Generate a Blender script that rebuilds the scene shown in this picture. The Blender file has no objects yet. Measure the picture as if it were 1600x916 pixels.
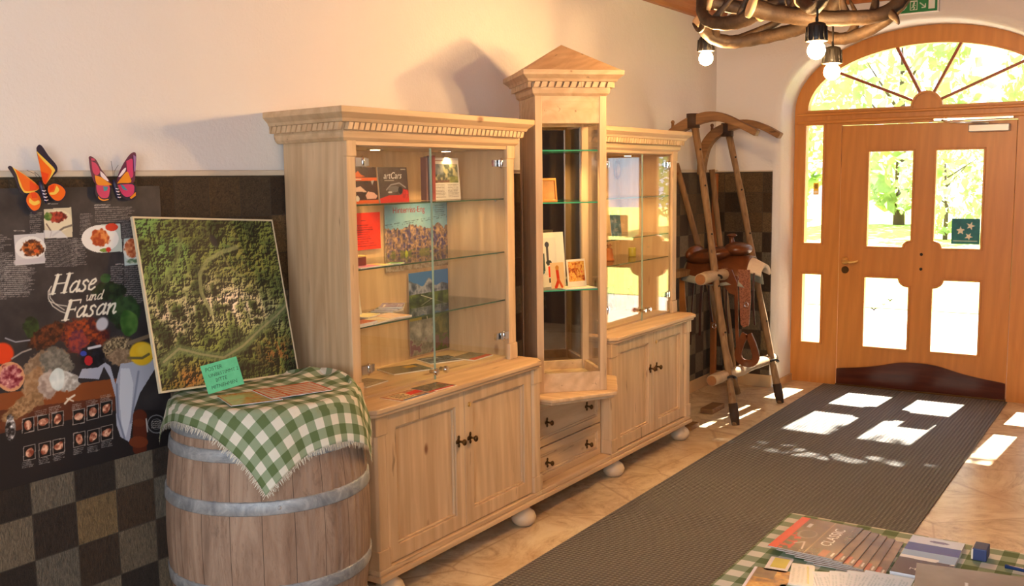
import bpy, bmesh, math, random
import numpy as np
from mathutils import Vector, Matrix
from mathutils.geometry import tessellate_polygon
random.seed(7); RNG=np.random.RandomState(7)
PI=math.pi
SC=bpy.context.scene; COL=SC.collection
# ---------------------------------------------------------------- camera
cd=bpy.data.cameras.new('camera'); cam=bpy.data.objects.new('camera',cd); COL.objects.link(cam); SC.camera=cam
yaw,pitch,roll=math.radians(56.5745),math.radians(-6.5976),math.radians(-0.7225)
cy_,sy_,cp_,sp_=math.cos(yaw),math.sin(yaw),math.cos(pitch),math.sin(pitch)
fw=Vector((sy_*cp_,cy_*cp_,sp_)); rt=Vector((cy_,-sy_,0)); up=rt.cross(fw)
r2=rt*math.cos(roll)+up*math.sin(roll); u2=up*math.cos(roll)-rt*math.sin(roll)
M=Matrix((( r2.x,u2.x,-fw.x),(r2.y,u2.y,-fw.y),(r2.z,u2.z,-fw.z))).to_4x4()
M.translation=Vector((0,-2.9546,1.6202)); cam.matrix_world=M
cd.sensor_width=36; cd.lens=1560.55/1600*36; cd.clip_start=.02; cd.clip_end=200
# ---------------------------------------------------------------- world, sun, fill lamps, exposure
w=bpy.data.worlds.new('world'); SC.world=w; w.use_nodes=True
bg=w.node_tree.nodes['Background']; bg.inputs[0].default_value=(.74,.86,1,1); bg.inputs[1].default_value=3.2
SC.view_settings.view_transform='Standard'; SC.view_settings.look='None'; SC.view_settings.gamma=1
SC.view_settings.use_curve_mapping=False; SC.view_settings.exposure=-0.07
def light(name,kind,loc,power,col,target=None,size=None,size_y=None,direction=None):
    l=bpy.data.lights.new(name,kind); o=bpy.data.objects.new(name,l); COL.objects.link(o); o.location=loc
    l.energy=power; l.color=col
    if kind=='AREA':
        l.size=size
        if size_y: l.shape='RECTANGLE'; l.size_y=size_y
    elif kind in('POINT','SPOT') and size: l.shadow_soft_size=size
    if target is not None: direction=Vector(target)-Vector(loc)
    if direction is not None: o.rotation_euler=Vector(direction).to_track_quat('-Z','Y').to_euler()
    return o
sun=light('sun','SUN',(12,-2,8),46,(1,.93,.80),direction=(-1,.07,-1.09)); sun.data.angle=.0093
light('rear_fill_lamp','AREA',(-1.9,-2.6,1.7),80,(.84,.91,1),direction=(1,.28,-.05),size=2.2,size_y=1.5)  # added cool fill from behind the camera, at an unseen window
light('side_fill_lamp','AREA',(-.1,-5.2,1.75),16,(1,.93,.84),direction=(.25,1,-.05),size=1.8,size_y=1.4)  # added weak warm fill, at an invented window in the right wall
light('camera_flash','AREA',(-.03,-2.96,1.76),22,(.97,.98,1),direction=(fw.x,fw.y,fw.z),size=.06,size_y=.04)
# ---------------------------------------------------------------- materials
def srgb(*c):
    c=[v/255 if max(c)>1 else v for v in c]
    return tuple(v/12.92 if v<=.04045 else ((v+.055)/1.055)**2.4 for v in c)
class Mat:
    def __init__(s,name):
        s.m=bpy.data.materials.new(name); s.m.use_nodes=True; s.t=s.m.node_tree; s.n=s.t.nodes; s.p=s.n['Principled BSDF']
    def node(s,t,**k):
        n=s.n.new(t)
        for a,v in k.items():
            if hasattr(n,a) and not a.startswith('i_'): setattr(n,a,v)
        return n
    def link(s,a,b): s.t.links.new(a,b)
    def coords(s,kind='Object',scale=(1,1,1),rot=(0,0,0),loc=(0,0,0)):
        tc=s.node('ShaderNodeTexCoord'); mp=s.node('ShaderNodeMapping'); s.link(tc.outputs[kind],mp.inputs[0])
        mp.inputs['Scale'].default_value=scale; mp.inputs['Rotation'].default_value=rot; mp.inputs['Location'].default_value=loc
        return mp.outputs[0]
    def world(s,scale=(1,1,1)):
        g=s.node('ShaderNodeNewGeometry'); mp=s.node('ShaderNodeMapping'); s.link(g.outputs['Position'],mp.inputs[0]); mp.inputs['Scale'].default_value=scale
        return mp.outputs[0]
    def noise(s,v,scale,detail=4,rough=.5,dist=0):
        n=s.node('ShaderNodeTexNoise'); s.link(v,n.inputs['Vector']); n.inputs['Scale'].default_value=scale
        n.inputs['Detail'].default_value=detail; n.inputs['Roughness'].default_value=rough; n.inputs['Distortion'].default_value=dist
        return n.outputs['Fac']
    def vor(s,v,scale,feature='F1',out='Distance',rand=1):
        n=s.node('ShaderNodeTexVoronoi'); n.feature=feature; s.link(v,n.inputs['Vector']); n.inputs['Scale'].default_value=scale; n.inputs['Randomness'].default_value=rand
        return n.outputs[out]
    def ramp(s,f,stops):
        r=s.node('ShaderNodeValToRGB'); e=r.color_ramp.elements
        while len(e)<len(stops): e.new(.5)
        for i,(p,c) in enumerate(stops):
            e[i].position=p; e[i].color=(tuple(c)+(1,))[:4] if not isinstance(c,(int,float)) else (c,c,c,1)
        s.link(f,r.inputs[0]); return r.outputs[0]
    def mix(s,f,a,b,mode='MIX'):
        n=s.node('ShaderNodeMix'); n.data_type='RGBA'; n.blend_type=mode
        for sock,v in((n.inputs[0],f),(n.inputs[6],a),(n.inputs[7],b)):
            if hasattr(v,'links'): s.link(v,sock)
            elif isinstance(v,(int,float)): sock.default_value=v
            else: sock.default_value=tuple(v)+(1,) if len(v)==3 else v
        return n.outputs[2]
    def math(s,op,a,b=0,c=0):
        n=s.node('ShaderNodeMath'); n.operation=op
        for i,v in enumerate((a,b,c)):
            if hasattr(v,'links'): s.link(v,n.inputs[i])
            else: n.inputs[i].default_value=v
        return n.outputs[0]
    def bump(s,h,strength=.3,dist=.01):
        b=s.node('ShaderNodeBump'); b.inputs['Strength'].default_value=strength; b.inputs['Distance'].default_value=dist
        s.link(h,b.inputs['Height']); s.link(b.outputs[0],s.p.inputs['Normal']); return b
    def color(s,c):
        if hasattr(c,'links'): s.link(c,s.p.inputs['Base Color'])
        else: s.p.inputs['Base Color'].default_value=tuple(c)+(1,)
    def set(s,**k):
        for a,v in k.items():
            i=s.p.inputs[a.replace('_',' ')]
            if hasattr(v,'links'): s.link(v,i)
            else: i.default_value=v
        return s
def plain(name,col,rough=.5,metal=0,bump=0,bscale=40,var=.12,**k):
    m=Mat(name); v=m.coords(); n=m.noise(v,bscale*.4,5,.6)
    c=m.mix(n,[x*(1-var) for x in col],[min(1,x*(1+var)) for x in col]); m.color(c); m.set(Roughness=rough,Metallic=metal,**k)
    if bump: m.bump(m.noise(v,bscale,4,.6),bump,.004)
    return m.m
def wood(name,c0,c1,c2,axis='z',rough=.5,scale=1,knots=True,seed=0,knotcol=None,bump=.12):
    m=Mat(name); k=.09
    sc={'z':(1,1,k),'x':(k,1,1),'y':(1,k,1)}[axis]; sc=tuple(a*scale for a in sc)
    oi=m.node('ShaderNodeObjectInfo'); tc=m.node('ShaderNodeTexCoord'); ad=m.node('ShaderNodeVectorMath'); ad.operation='MULTIPLY_ADD'
    cmb=m.node('ShaderNodeCombineXYZ')
    for i in range(3): m.link(oi.outputs['Random'],cmb.inputs[i])
    m.link(cmb.outputs[0],ad.inputs[0]); ad.inputs[1].default_value=(7+seed,5,9); m.link(tc.outputs['Object'],ad.inputs[2])
    mp=m.node('ShaderNodeMapping'); m.link(ad.outputs[0],mp.inputs[0]); mp.inputs['Scale'].default_value=sc
    v=mp.outputs[0]
    n1=m.noise(v,14,5,.6,1.2); n2=m.noise(v,120,3,.6); 
    wv=m.node('ShaderNodeTexWave'); wv.wave_type='BANDS'; wv.bands_direction='DIAGONAL'; m.link(v,wv.inputs['Vector'])
    wv.inputs['Scale'].default_value=9; wv.inputs['Distortion'].default_value=9; wv.inputs['Detail'].default_value=3; wv.inputs['Detail Scale'].default_value=.8
    c=m.ramp(n1,[(.25,c0),(.5,c1),(.78,c2)])
    c=m.mix(m.math('MULTIPLY',wv.outputs[1],.35),c,[x*.80 for x in c0])
    c=m.mix(m.math('MULTIPLY',n2,.45),c,[x*.80 for x in c1])
    if knots:
        bm_=m.node('ShaderNodeSeparateXYZ'); m.link(ad.outputs[0],bm_.inputs[0]); bd=m.math('FLOOR',m.math('MULTIPLY',bm_.outputs[0] if axis!='x' else bm_.outputs[2],11)); wb=m.node('ShaderNodeTexWhiteNoise'); wb.noise_dimensions='1D'; m.link(bd,wb.inputs['W']); c=m.mix(m.math('MULTIPLY',wb.outputs[0],.30),c,[x*.82 for x in c0])
        cr=m.noise(v,34,3,.5,.4); c=m.mix(m.ramp(cr,[(.27,.75),(.31,0)]),c,[x*.45 for x in c0])
    if knots:
        mk=m.node('ShaderNodeMapping'); m.link(ad.outputs[0],mk.inputs[0]); mk.inputs['Scale'].default_value={'z':(1,1,.55),'x':(.55,1,1),'y':(1,.55,1)}[axis]
        d=m.vor(mk.outputs[0],6.5*scale); kf=m.ramp(d,[(.05,1),(.11,0)])
        gate=m.ramp(m.vor(mk.outputs[0],6.5*scale,'F1','Color'),[(.50,0),(.54,1)])
        c=m.mix(m.math('MULTIPLY',m.math('MULTIPLY',kf,gate),.9),c,knotcol or srgb(120,72,40))
    m.color(c); m.set(Roughness=rough)
    if bump: m.bump(n2,bump,.002)
    return m.m
pine_z=wood('pale_pine_upright',srgb(190,154,114),srgb(218,187,146),srgb(232,206,168),'z')
pine_x=wood('pale_pine_lengthwise',srgb(190,154,114),srgb(218,187,146),srgb(232,206,168),'x',seed=3)
pine_y=wood('pale_pine_crosswise',srgb(190,154,114),srgb(218,187,146),srgb(232,206,168),'y',seed=5)
honey_z=wood('honey_wood_upright',srgb(196,124,52),srgb(209,138,62),srgb(217,148,70),'z',rough=.35,knots=False,bump=.04)
honey_y=wood('honey_wood_crosswise',srgb(196,124,52),srgb(209,138,62),srgb(217,148,70),'y',rough=.35,knots=False,bump=.04)
dark_wood=wood('dark_polished_wood',srgb(58,22,12),srgb(84,36,20),srgb(104,50,28),'y',rough=.22,knots=False,bump=.05)
oak_old=None
sled_wood=wood('weathered_ash_wood',srgb(112,82,52),srgb(152,118,78),srgb(184,150,104),'z',rough=.7,knots=True,scale=2,bump=.4)
sled_horn=wood('weathered_bent_wood',srgb(104,72,42),srgb(142,104,62),srgb(172,130,82),'y',rough=.65,knots=True,scale=2,bump=.4)
ceil_wood=wood('ceiling_boards',srgb(158,96,48),srgb(184,118,64),srgb(200,136,80),'x',rough=.5)
brass=plain('brass',srgb(236,196,120),.3,.9,var=.1)
old_brass=plain('aged_brass',srgb(92,66,34),.42,.85,var=.25)
chrome=plain('chrome',(.75,.75,.76),.15,1,var=.03)
iron=plain('dark_iron',(.035,.03,.026),.5,.6,var=.3)
black_plastic=plain('black_socket',(.02,.018,.015),.45,0,var=.2)
white_paint=plain('white_paint',(.78,.78,.76),.5,0,var=.04)
paper=plain('white_paper',(.78,.77,.72),.5,var=.03)
def glass(name,tint=(1,1,1),rough=0):
    m=Mat(name); m.n.remove(m.p)
    g=m.node('ShaderNodeNewGeometry'); ior=m.node('ShaderNodeMapRange'); m.link(g.outputs['Backfacing'],ior.inputs[0])
    ior.inputs[3].default_value=1.5; ior.inputs[4].default_value=1/1.5
    fr=m.node('ShaderNodeFresnel'); m.link(ior.outputs[0],fr.inputs[0])
    tr=m.node('ShaderNodeBsdfTransparent'); tr.inputs[0].default_value=tuple(tint)+(1,)
    gl=m.node('ShaderNodeBsdfGlossy'); gl.inputs['Roughness'].default_value=rough
    mx=m.node('ShaderNodeMixShader'); m.link(fr.outputs[0],mx.inputs[0]); m.link(tr.outputs[0],mx.inputs[1]); m.link(gl.outputs[0],mx.inputs[2])
    m.link(mx.outputs[0],m.n['Material Output'].inputs[0]); return m.m
clear_glass=glass('clear_glass',(.985,.99,.985)); shelf_glass=glass('green_edged_glass',(.95,.985,.965))
edge_glass=plain('glass_cut_edge',srgb(52,84,58),.2,var=.2)
mirror=Mat('mirror'); mirror.color((.36,.34,.31)); mirror.set(Metallic=1,Roughness=.02); mirror=mirror.m
# plaster
def plaster(name,col,s=1):
    m=Mat(name); v=m.world(); n=m.noise(v,2.2,3); f=m.noise(v,70,4,.6); g=m.noise(v,16,3,.5)
    m.color(m.mix(n,[x*.95 for x in col],[min(1,x*1.03) for x in col])); m.set(Roughness=.9)
    m.bump(m.math('ADD',f,m.math('MULTIPLY',g,1.5)),.35*s,.006); return m.m
wall_plaster=plaster('white_lime_plaster',(.80,.785,.75)); reveal_plaster=plaster('smooth_plaster',(.82,.80,.76),.5)
# dado tiles (world grid of 15 cm)
def tiles():
    m=Mat('patchwork_stone_tiles'); g=m.node('ShaderNodeNewGeometry'); sp=m.node('ShaderNodeSeparateXYZ'); m.link(g.outputs['Position'],sp.inputs[0])
    T=.15
    u=m.math('DIVIDE',m.math('SUBTRACT',m.math('SUBTRACT',sp.outputs[0],sp.outputs[1]),1.717),T)   # runs round the corner
    vv=m.math('DIVIDE',m.math('SUBTRACT',sp.outputs[2],.736),T)
    fu,fv=m.math('FLOOR',u),m.math('FLOOR',vv); par=m.math('ABSOLUTE',m.math('MODULO',m.math('ADD',fu,fv),2))
    cb=m.node('ShaderNodeCombineXYZ'); m.link(fu,cb.inputs[0]); m.link(fv,cb.inputs[1])
    wn=m.node('ShaderNodeTexWhiteNoise'); wn.noise_dimensions='3D'; m.link(cb.outputs[0],wn.inputs['Vector'])
    cb2=m.node('ShaderNodeCombineXYZ'); m.link(u,cb2.inputs[0]); m.link(vv,cb2.inputs[1]); m.link(wn.outputs['Value'],cb2.inputs[2])
    v=cb2.outputs[0]; rnd=wn.outputs['Value']
    dark=m.ramp(rnd,[(0,srgb(50,42,36)),(.5,srgb(64,52,42)),(1,srgb(84,64,44))])
    lite=m.ramp(rnd,[(0,srgb(112,108,98)),(.45,srgb(130,118,98)),(.8,srgb(118,106,88)),(1,srgb(150,122,72))])
    st=m.node('ShaderNodeMapping'); m.link(v,st.inputs[0]); st.inputs['Scale'].default_value=(9,1.6,3)
    ripple=m.noise(st.outputs[0],4,5,.7,1); grain=m.noise(v,14,6,.7,.5)
    hi=m.math('GREATER_THAN',sp.outputs[2],1.19)                    # the top rows carry dark bronze relief tiles
    base=m.mix(par,dark,lite)
    base=m.mix(m.math('MULTIPLY',hi,.8),base,m.ramp(rnd,[(0,srgb(66,52,36)),(.6,srgb(92,74,50)),(1,srgb(128,106,74))]))
    rc=m.ramp(ripple,[(.32,0),(.68,1)]); rel=m.ramp(m.noise(v,7,6,.8,3.0),[(.36,0),(.64,1)]); rc=m.mix(hi,rc,rel)
    base=m.mix(rc,m.mix(1,base,(.35,.35,.35),'MULTIPLY'),m.mix(1,base,(1.7,1.62,1.5),'MULTIPLY'))
    eu=m.math('ABSOLUTE',m.math('SUBTRACT',m.math('FRACT',u),.5)); ev=m.math('ABSOLUTE',m.math('SUBTRACT',m.math('FRACT',vv),.5))
    e=m.math('GREATER_THAN',m.math('MAXIMUM',eu,ev),.489)
    m.color(m.mix(e,base,srgb(82,74,62))); m.set(Roughness=.42)
    h=m.math('SUBTRACT',m.math('ADD',m.math('MULTIPLY',rc,.7),grain),m.math('MULTIPLY',e,1.2)); m.bump(h,.9,.007); return m.m
tile_mat=tiles()
def stone_floor():
    m=Mat('beige_stone_flags'); v=m.world((1,1,1)); d=m.noise(v,1.6,4,.6)
    cell=m.vor(v,1.5,'F1','Color'); ed=m.vor(v,1.5,'DISTANCE_TO_EDGE'); vein=m.noise(v,3.2,9,.75,3.5)
    c=m.ramp(vein,[(.30,srgb(146,112,78)),(.42,srgb(196,172,136)),(.56,srgb(220,202,170)),(.8,srgb(232,218,192))])
    bw=m.node('ShaderNodeRGBToBW'); m.link(cell,bw.inputs[0]); c=m.mix(.25,c,bw.outputs[0],'SOFT_LIGHT'); c=m.mix(m.ramp(ed,[(.004,.6),(.010,0)]),c,srgb(168,136,100))
    c=m.mix(m.ramp(d,[(.5,0),(.7,.5)]),c,srgb(176,136,92)); m.color(c); m.set(Roughness=.30); m.bump(m.noise(v,30,4),.06,.003); return m.m
floor_mat=stone_floor()
def mat_mat():
    m=Mat('ribbed_entrance_mat'); v=m.world(); sp=m.node('ShaderNodeSeparateXYZ'); m.link(v,sp.inputs[0])
    a=m.math('SINE',m.math('MULTIPLY',m.math('ADD',sp.outputs[0],sp.outputs[1]),2*PI/.042)); b=m.math('SINE',m.math('MULTIPLY',m.math('SUBTRACT',sp.outputs[0],sp.outputs[1]),2*PI/.042))
    h=m.math('MULTIPLY',a,b); n=m.noise(v,90,3)
    c=m.mix(m.ramp(h,[(.2,0),(.8,1)]),srgb(98,94,90),srgb(150,146,140)); c=m.mix(m.math('MULTIPLY',n,.5),c,srgb(92,88,84))
    m.color(c); m.set(Roughness=.6); m.bump(h,1,.007); return m.m
mat_mat=mat_mat()
def gingham():
    m=Mat('green_white_gingham'); v=m.coords('UV'); sp=m.node('ShaderNodeSeparateXYZ'); m.link(v,sp.inputs[0]); P=.066
    s1=m.math('LESS_THAN',m.math('FRACT',m.math('DIVIDE',sp.outputs[0],P)),.5); s2=m.math('LESS_THAN',m.math('FRACT',m.math('DIVIDE',sp.outputs[1],P)),.5)
    t=m.math('MULTIPLY',m.math('ADD',s1,s2),.5)
    c=m.ramp(t,[(0,srgb(222,220,204)),(.5,srgb(138,156,124)),(1,srgb(80,104,54))])
    we=m.noise(v,900,2); m.color(m.mix(m.math('MULTIPLY',we,.25),c,(.25,.28,.2))); m.set(Roughness=.9); m.bump(we,.4,.001); return m.m
gingham=gingham(); fringe_mat=plain('cotton_fringe',srgb(216,214,196),.9,bump=.3,bscale=400,var=.2)
def print_mat(name='printed_paper',rough=.35):
    m=Mat(name); a=m.node('ShaderNodeVertexColor'); a.layer_name='Col'; m.color(a.outputs[0]); m.set(Roughness=rough); return m.m
print_gloss=print_mat('glossy_print',.22); print_matte=print_mat('matt_print',.55)
# ---------------------------------------------------------------- mesh builder
def tag(o,label=None,cat=None,group=None,kind=None):
    if label: o['label']=label
    if cat: o['category']=cat
    if group: o['group']=group
    if kind: o['kind']=kind
    return o
LOCM={}
def thing(name,label,cat,loc=(0,0,0),rz=0,group=None,kind=None):
    o=bpy.data.objects.new(name,None); COL.objects.link(o); o.location=loc; o.rotation_euler=(0,0,rz); o.empty_display_size=.05
    LOCM[o.name]=Matrix.Translation(Vector(loc))@Matrix.Rotation(rz,4,'Z')
    return tag(o,label,cat,group,kind)
def wm(o):
    return LOCM.get(o.name) if o else Matrix.Identity(4)
def offset(poly,d):
    n=len(poly); out=[]; area=sum(poly[i][0]*poly[(i+1)%n][1]-poly[(i+1)%n][0]*poly[i][1] for i in range(n)); sg=1 if area>0 else -1
    for i in range(n):
        p0,p1,p2=Vector(poly[i-1]),Vector(poly[i]),Vector(poly[(i+1)%n])
        a=(p1-p0).normalized(); b=(p2-p1).normalized(); na=Vector((a.y,-a.x))*sg; nb=Vector((b.y,-b.x))*sg; nn=(na+nb)
        if nn.length<1e-6: nn=na
        nn.normalize(); k=d/max(.35,nn.dot(na)); out.append((p1.x+nn.x*k,p1.y+nn.y*k))
    return out
AX={'x':lambda u,v,t:(t,u,v),'y':lambda u,v,t:(u,t,v),'z':lambda u,v,t:(u,v,t)}
class MB:
    def __init__(s): s.bm=bmesh.new(); s.uv=None; s.mi=0; s.T=Matrix.Identity(4)
    def v(s,p): return s.bm.verts.new(s.T@Vector(p))
    def f(s,vs,smooth=False):
        try: fa=s.bm.faces.new(vs)
        except ValueError: return None
        fa.smooth=smooth; fa.material_index=s.mi; return fa
    def box(s,x0,x1,y0,y1,z0,z1):
        vs=[s.v(p) for p in((x0,y0,z0),(x1,y0,z0),(x1,y1,z0),(x0,y1,z0),(x0,y0,z1),(x1,y0,z1),(x1,y1,z1),(x0,y1,z1))]
        for q in((0,3,2,1),(4,5,6,7),(0,1,5,4),(1,2,6,5),(2,3,7,6),(3,0,4,7)): s.f([vs[i] for i in q])
        return s
    def plate(s,outer,holes,axis,a,b):
        loops=[outer]+list(holes); fn=AX[axis]
        flat=[p for l in loops for p in l]; tris=tessellate_polygon([[Vector((p[0],p[1],0)) for p in l] for l in loops])
        A=[s.v(fn(p[0],p[1],a)) for p in flat]; B=[s.v(fn(p[0],p[1],b)) for p in flat]
        for t in tris: s.f([A[i] for i in t]); s.f([B[i] for i in reversed(t)])
        k=0
        for l in loops:
            n=len(l)
            for i in range(n): s.f([A[k+i],A[k+(i+1)%n],B[k+(i+1)%n],B[k+i]])
            k+=n
        return s
    def prism(s,poly,axis,a,b): return s.plate(poly,[],axis,a,b)
    def tube(s,pts,rad,n=10,cap=True,smooth=True,flat=1.0,up=None,closed=False):
        pts=[Vector(p) for p in pts]; m=len(pts)
        if not hasattr(rad,'__len__'): rad=[rad]*m
        rings=[]; prev=None
        for i,p in enumerate(pts):
            if closed: t=(pts[(i+1)%m]-pts[i-1])
            else: t=pts[min(i+1,m-1)]-pts[max(i-1,0)]
            t.normalize()
            if up is not None: x=Vector(up).cross(t)
            elif prev is None: x=Vector((0,0,1)).cross(t) if abs(t.z)<.9 else Vector((0,1,0)).cross(t)
            else: x=prev-t*prev.dot(t)
            if x.length<1e-5: x=Vector((1,0,0)).cross(t)
            x.normalize(); prev=x; y=t.cross(x)
            rings.append([s.v(p+(x*math.cos(2*PI*k/n)+y*math.sin(2*PI*k/n)*flat)*rad[i]) for k in range(n)])
        for i in range(m if closed else m-1):
            R0,R1=rings[i],rings[(i+1)%m]
            for k in range(n): s.f([R0[k],R0[(k+1)%n],R1[(k+1)%n],R1[k]],smooth)
        if cap and not closed:
            s.f(list(reversed(rings[0]))); s.f(rings[-1])
        return s
    def strip(s,pts,w,t,up):
        """rectangular bar along pts"""
        pts=[Vector(p) for p in pts]; rings=[]; up=Vector(up)
        if not hasattr(w,'__len__'): w=[w]*len(pts)
        for i,p in enumerate(pts):
            d=(pts[min(i+1,len(pts)-1)]-pts[max(i-1,0)]).normalized(); x=d.cross(up).normalized(); y=x.cross(d)
            rings.append([s.v(p+x*a*w[i]/2+y*b*t/2) for a,b in((-1,-1),(1,-1),(1,1),(-1,1))])
        for i in range(len(pts)-1):
            for k in range(4): s.f([rings[i][k],rings[i][(k+1)%4],rings[i+1][(k+1)%4],rings[i+1][k]])
        s.f(list(reversed(rings[0]))); s.f(rings[-1]); return s
    def lathe(s,prof,c=(0,0,0),n=24,axis='z',smooth=True,arc=None):
        c=Vector(c); rings=[]
        for r,h in prof:
            ring=[]
            for k in range(n):
                a=2*PI*k/n; p={'z':(r*math.cos(a),r*math.sin(a),h),'y':(r*math.cos(a),h,r*math.sin(a)),'x':(h,r*math.cos(a),r*math.sin(a))}[axis]
                ring.append(s.v(c+Vector(p)))
            rings.append(ring)
        for i in range(len(rings)-1):
            for k in range(n): s.f([rings[i][k],rings[i][(k+1)%n],rings[i+1][(k+1)%n],rings[i+1][k]],smooth)
        s.f(list(reversed(rings[0]))); s.f(rings[-1]); return s
    def ball(s,c,r,n=16,m=10,smooth=True):
        if not hasattr(r,'__len__'): r=(r,r,r)
        c=Vector(c); rings=[]
        top=s.v(c+Vector((0,0,r[2]))); bot=s.v(c-Vector((0,0,r[2])))
        for j in range(1,m):
            t=PI*j/m; rings.append([s.v(c+Vector((r[0]*math.sin(t)*math.cos(2*PI*k/n),r[1]*math.sin(t)*math.sin(2*PI*k/n),r[2]*math.cos(t)))) for k in range(n)])
        for k in range(n):
            s.f([top,rings[0][k],rings[0][(k+1)%n]],smooth); s.f([bot,rings[-1][(k+1)%n],rings[-1][k]],smooth)
            for j in range(m-2): s.f([rings[j][k],rings[j+1][k],rings[j+1][(k+1)%n],rings[j][(k+1)%n]],smooth)
        return s
    def quad(s,a,b,c,d): s.f([s.v(p) for p in(a,b,c,d)]); return s
    def build(s,name,mat,parent=None,bevel=0,origin=None,local=False,normals=True,seg=2,label=None):
        if normals: bmesh.ops.recalc_face_normals(s.bm,faces=s.bm.faces)
        me=bpy.data.meshes.new(name); 
        if parent is not None and not local:
            Mx=wm(parent)
            if Mx is not None: s.bm.transform(Mx.inverted())
        if origin is not None: s.bm.transform(Matrix.Translation(-Vector(origin)))
        s.bm.to_mesh(me); s.bm.free()
        for mm in (mat if isinstance(mat,(list,tuple)) else [mat]): me.materials.append(mm)
        o=bpy.data.objects.new(name,me); COL.objects.link(o)
        if parent is not None:
            o.parent=parent; LOCM[o.name]=wm(parent)
        if origin is not None: o.location=origin
        if bevel:
            b=o.modifiers.new('bevel','BEVEL'); b.width=bevel; b.segments=seg; b.limit_method='ANGLE'; b.angle_limit=math.radians(40)
        if label: o['label']=label
        return o
def sub(parent_world,obj_parent,mb,name,mat,**k):
    """build mb (world coordinates) under a part of a thing whose matrix is parent_world"""
    LOCM[obj_parent.name]=parent_world; return mb.build(name,mat,obj_parent,**k)
def copy_tree(o,parent=None):
    c=o.copy(); COL.objects.link(c)
    if parent is not None: c.parent=parent
    for ch in list(o.children): copy_tree(ch,c)
    return c
# ---------------------------------------------------------------- painted print helper (procedural pictures for printed matter)
def vnoise(w,h,cells,rng=RNG):
    gx=max(2,int(cells)); gy=max(2,int(cells*h/w)+1); g=rng.rand(gy+2,gx+2)
    ys=np.linspace(0,gy,h,endpoint=False); xs=np.linspace(0,gx,w,endpoint=False)
    yi=ys.astype(int); xi=xs.astype(int); fy=(ys-yi)[:,None]; fx=(xs-xi)[None,:]; fy=fy*fy*(3-2*fy); fx=fx*fx*(3-2*fx)
    a=g[yi][:,xi]; b=g[yi][:,xi+1]; c=g[yi+1][:,xi]; d=g[yi+1][:,xi+1]
    return (a*(1-fx)+b*fx)*(1-fy)+(c*(1-fx)+d*fx)*fy
def fbm(w,h,cells,octv=5,ridge=False):
    o=np.zeros((h,w)); a=1; t=0
    for i in range(octv):
        n=vnoise(w,h,cells*2**i); n=1-abs(2*n-1) if ridge else n; o+=a*n; t+=a; a*=.55
    return o/t
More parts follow.
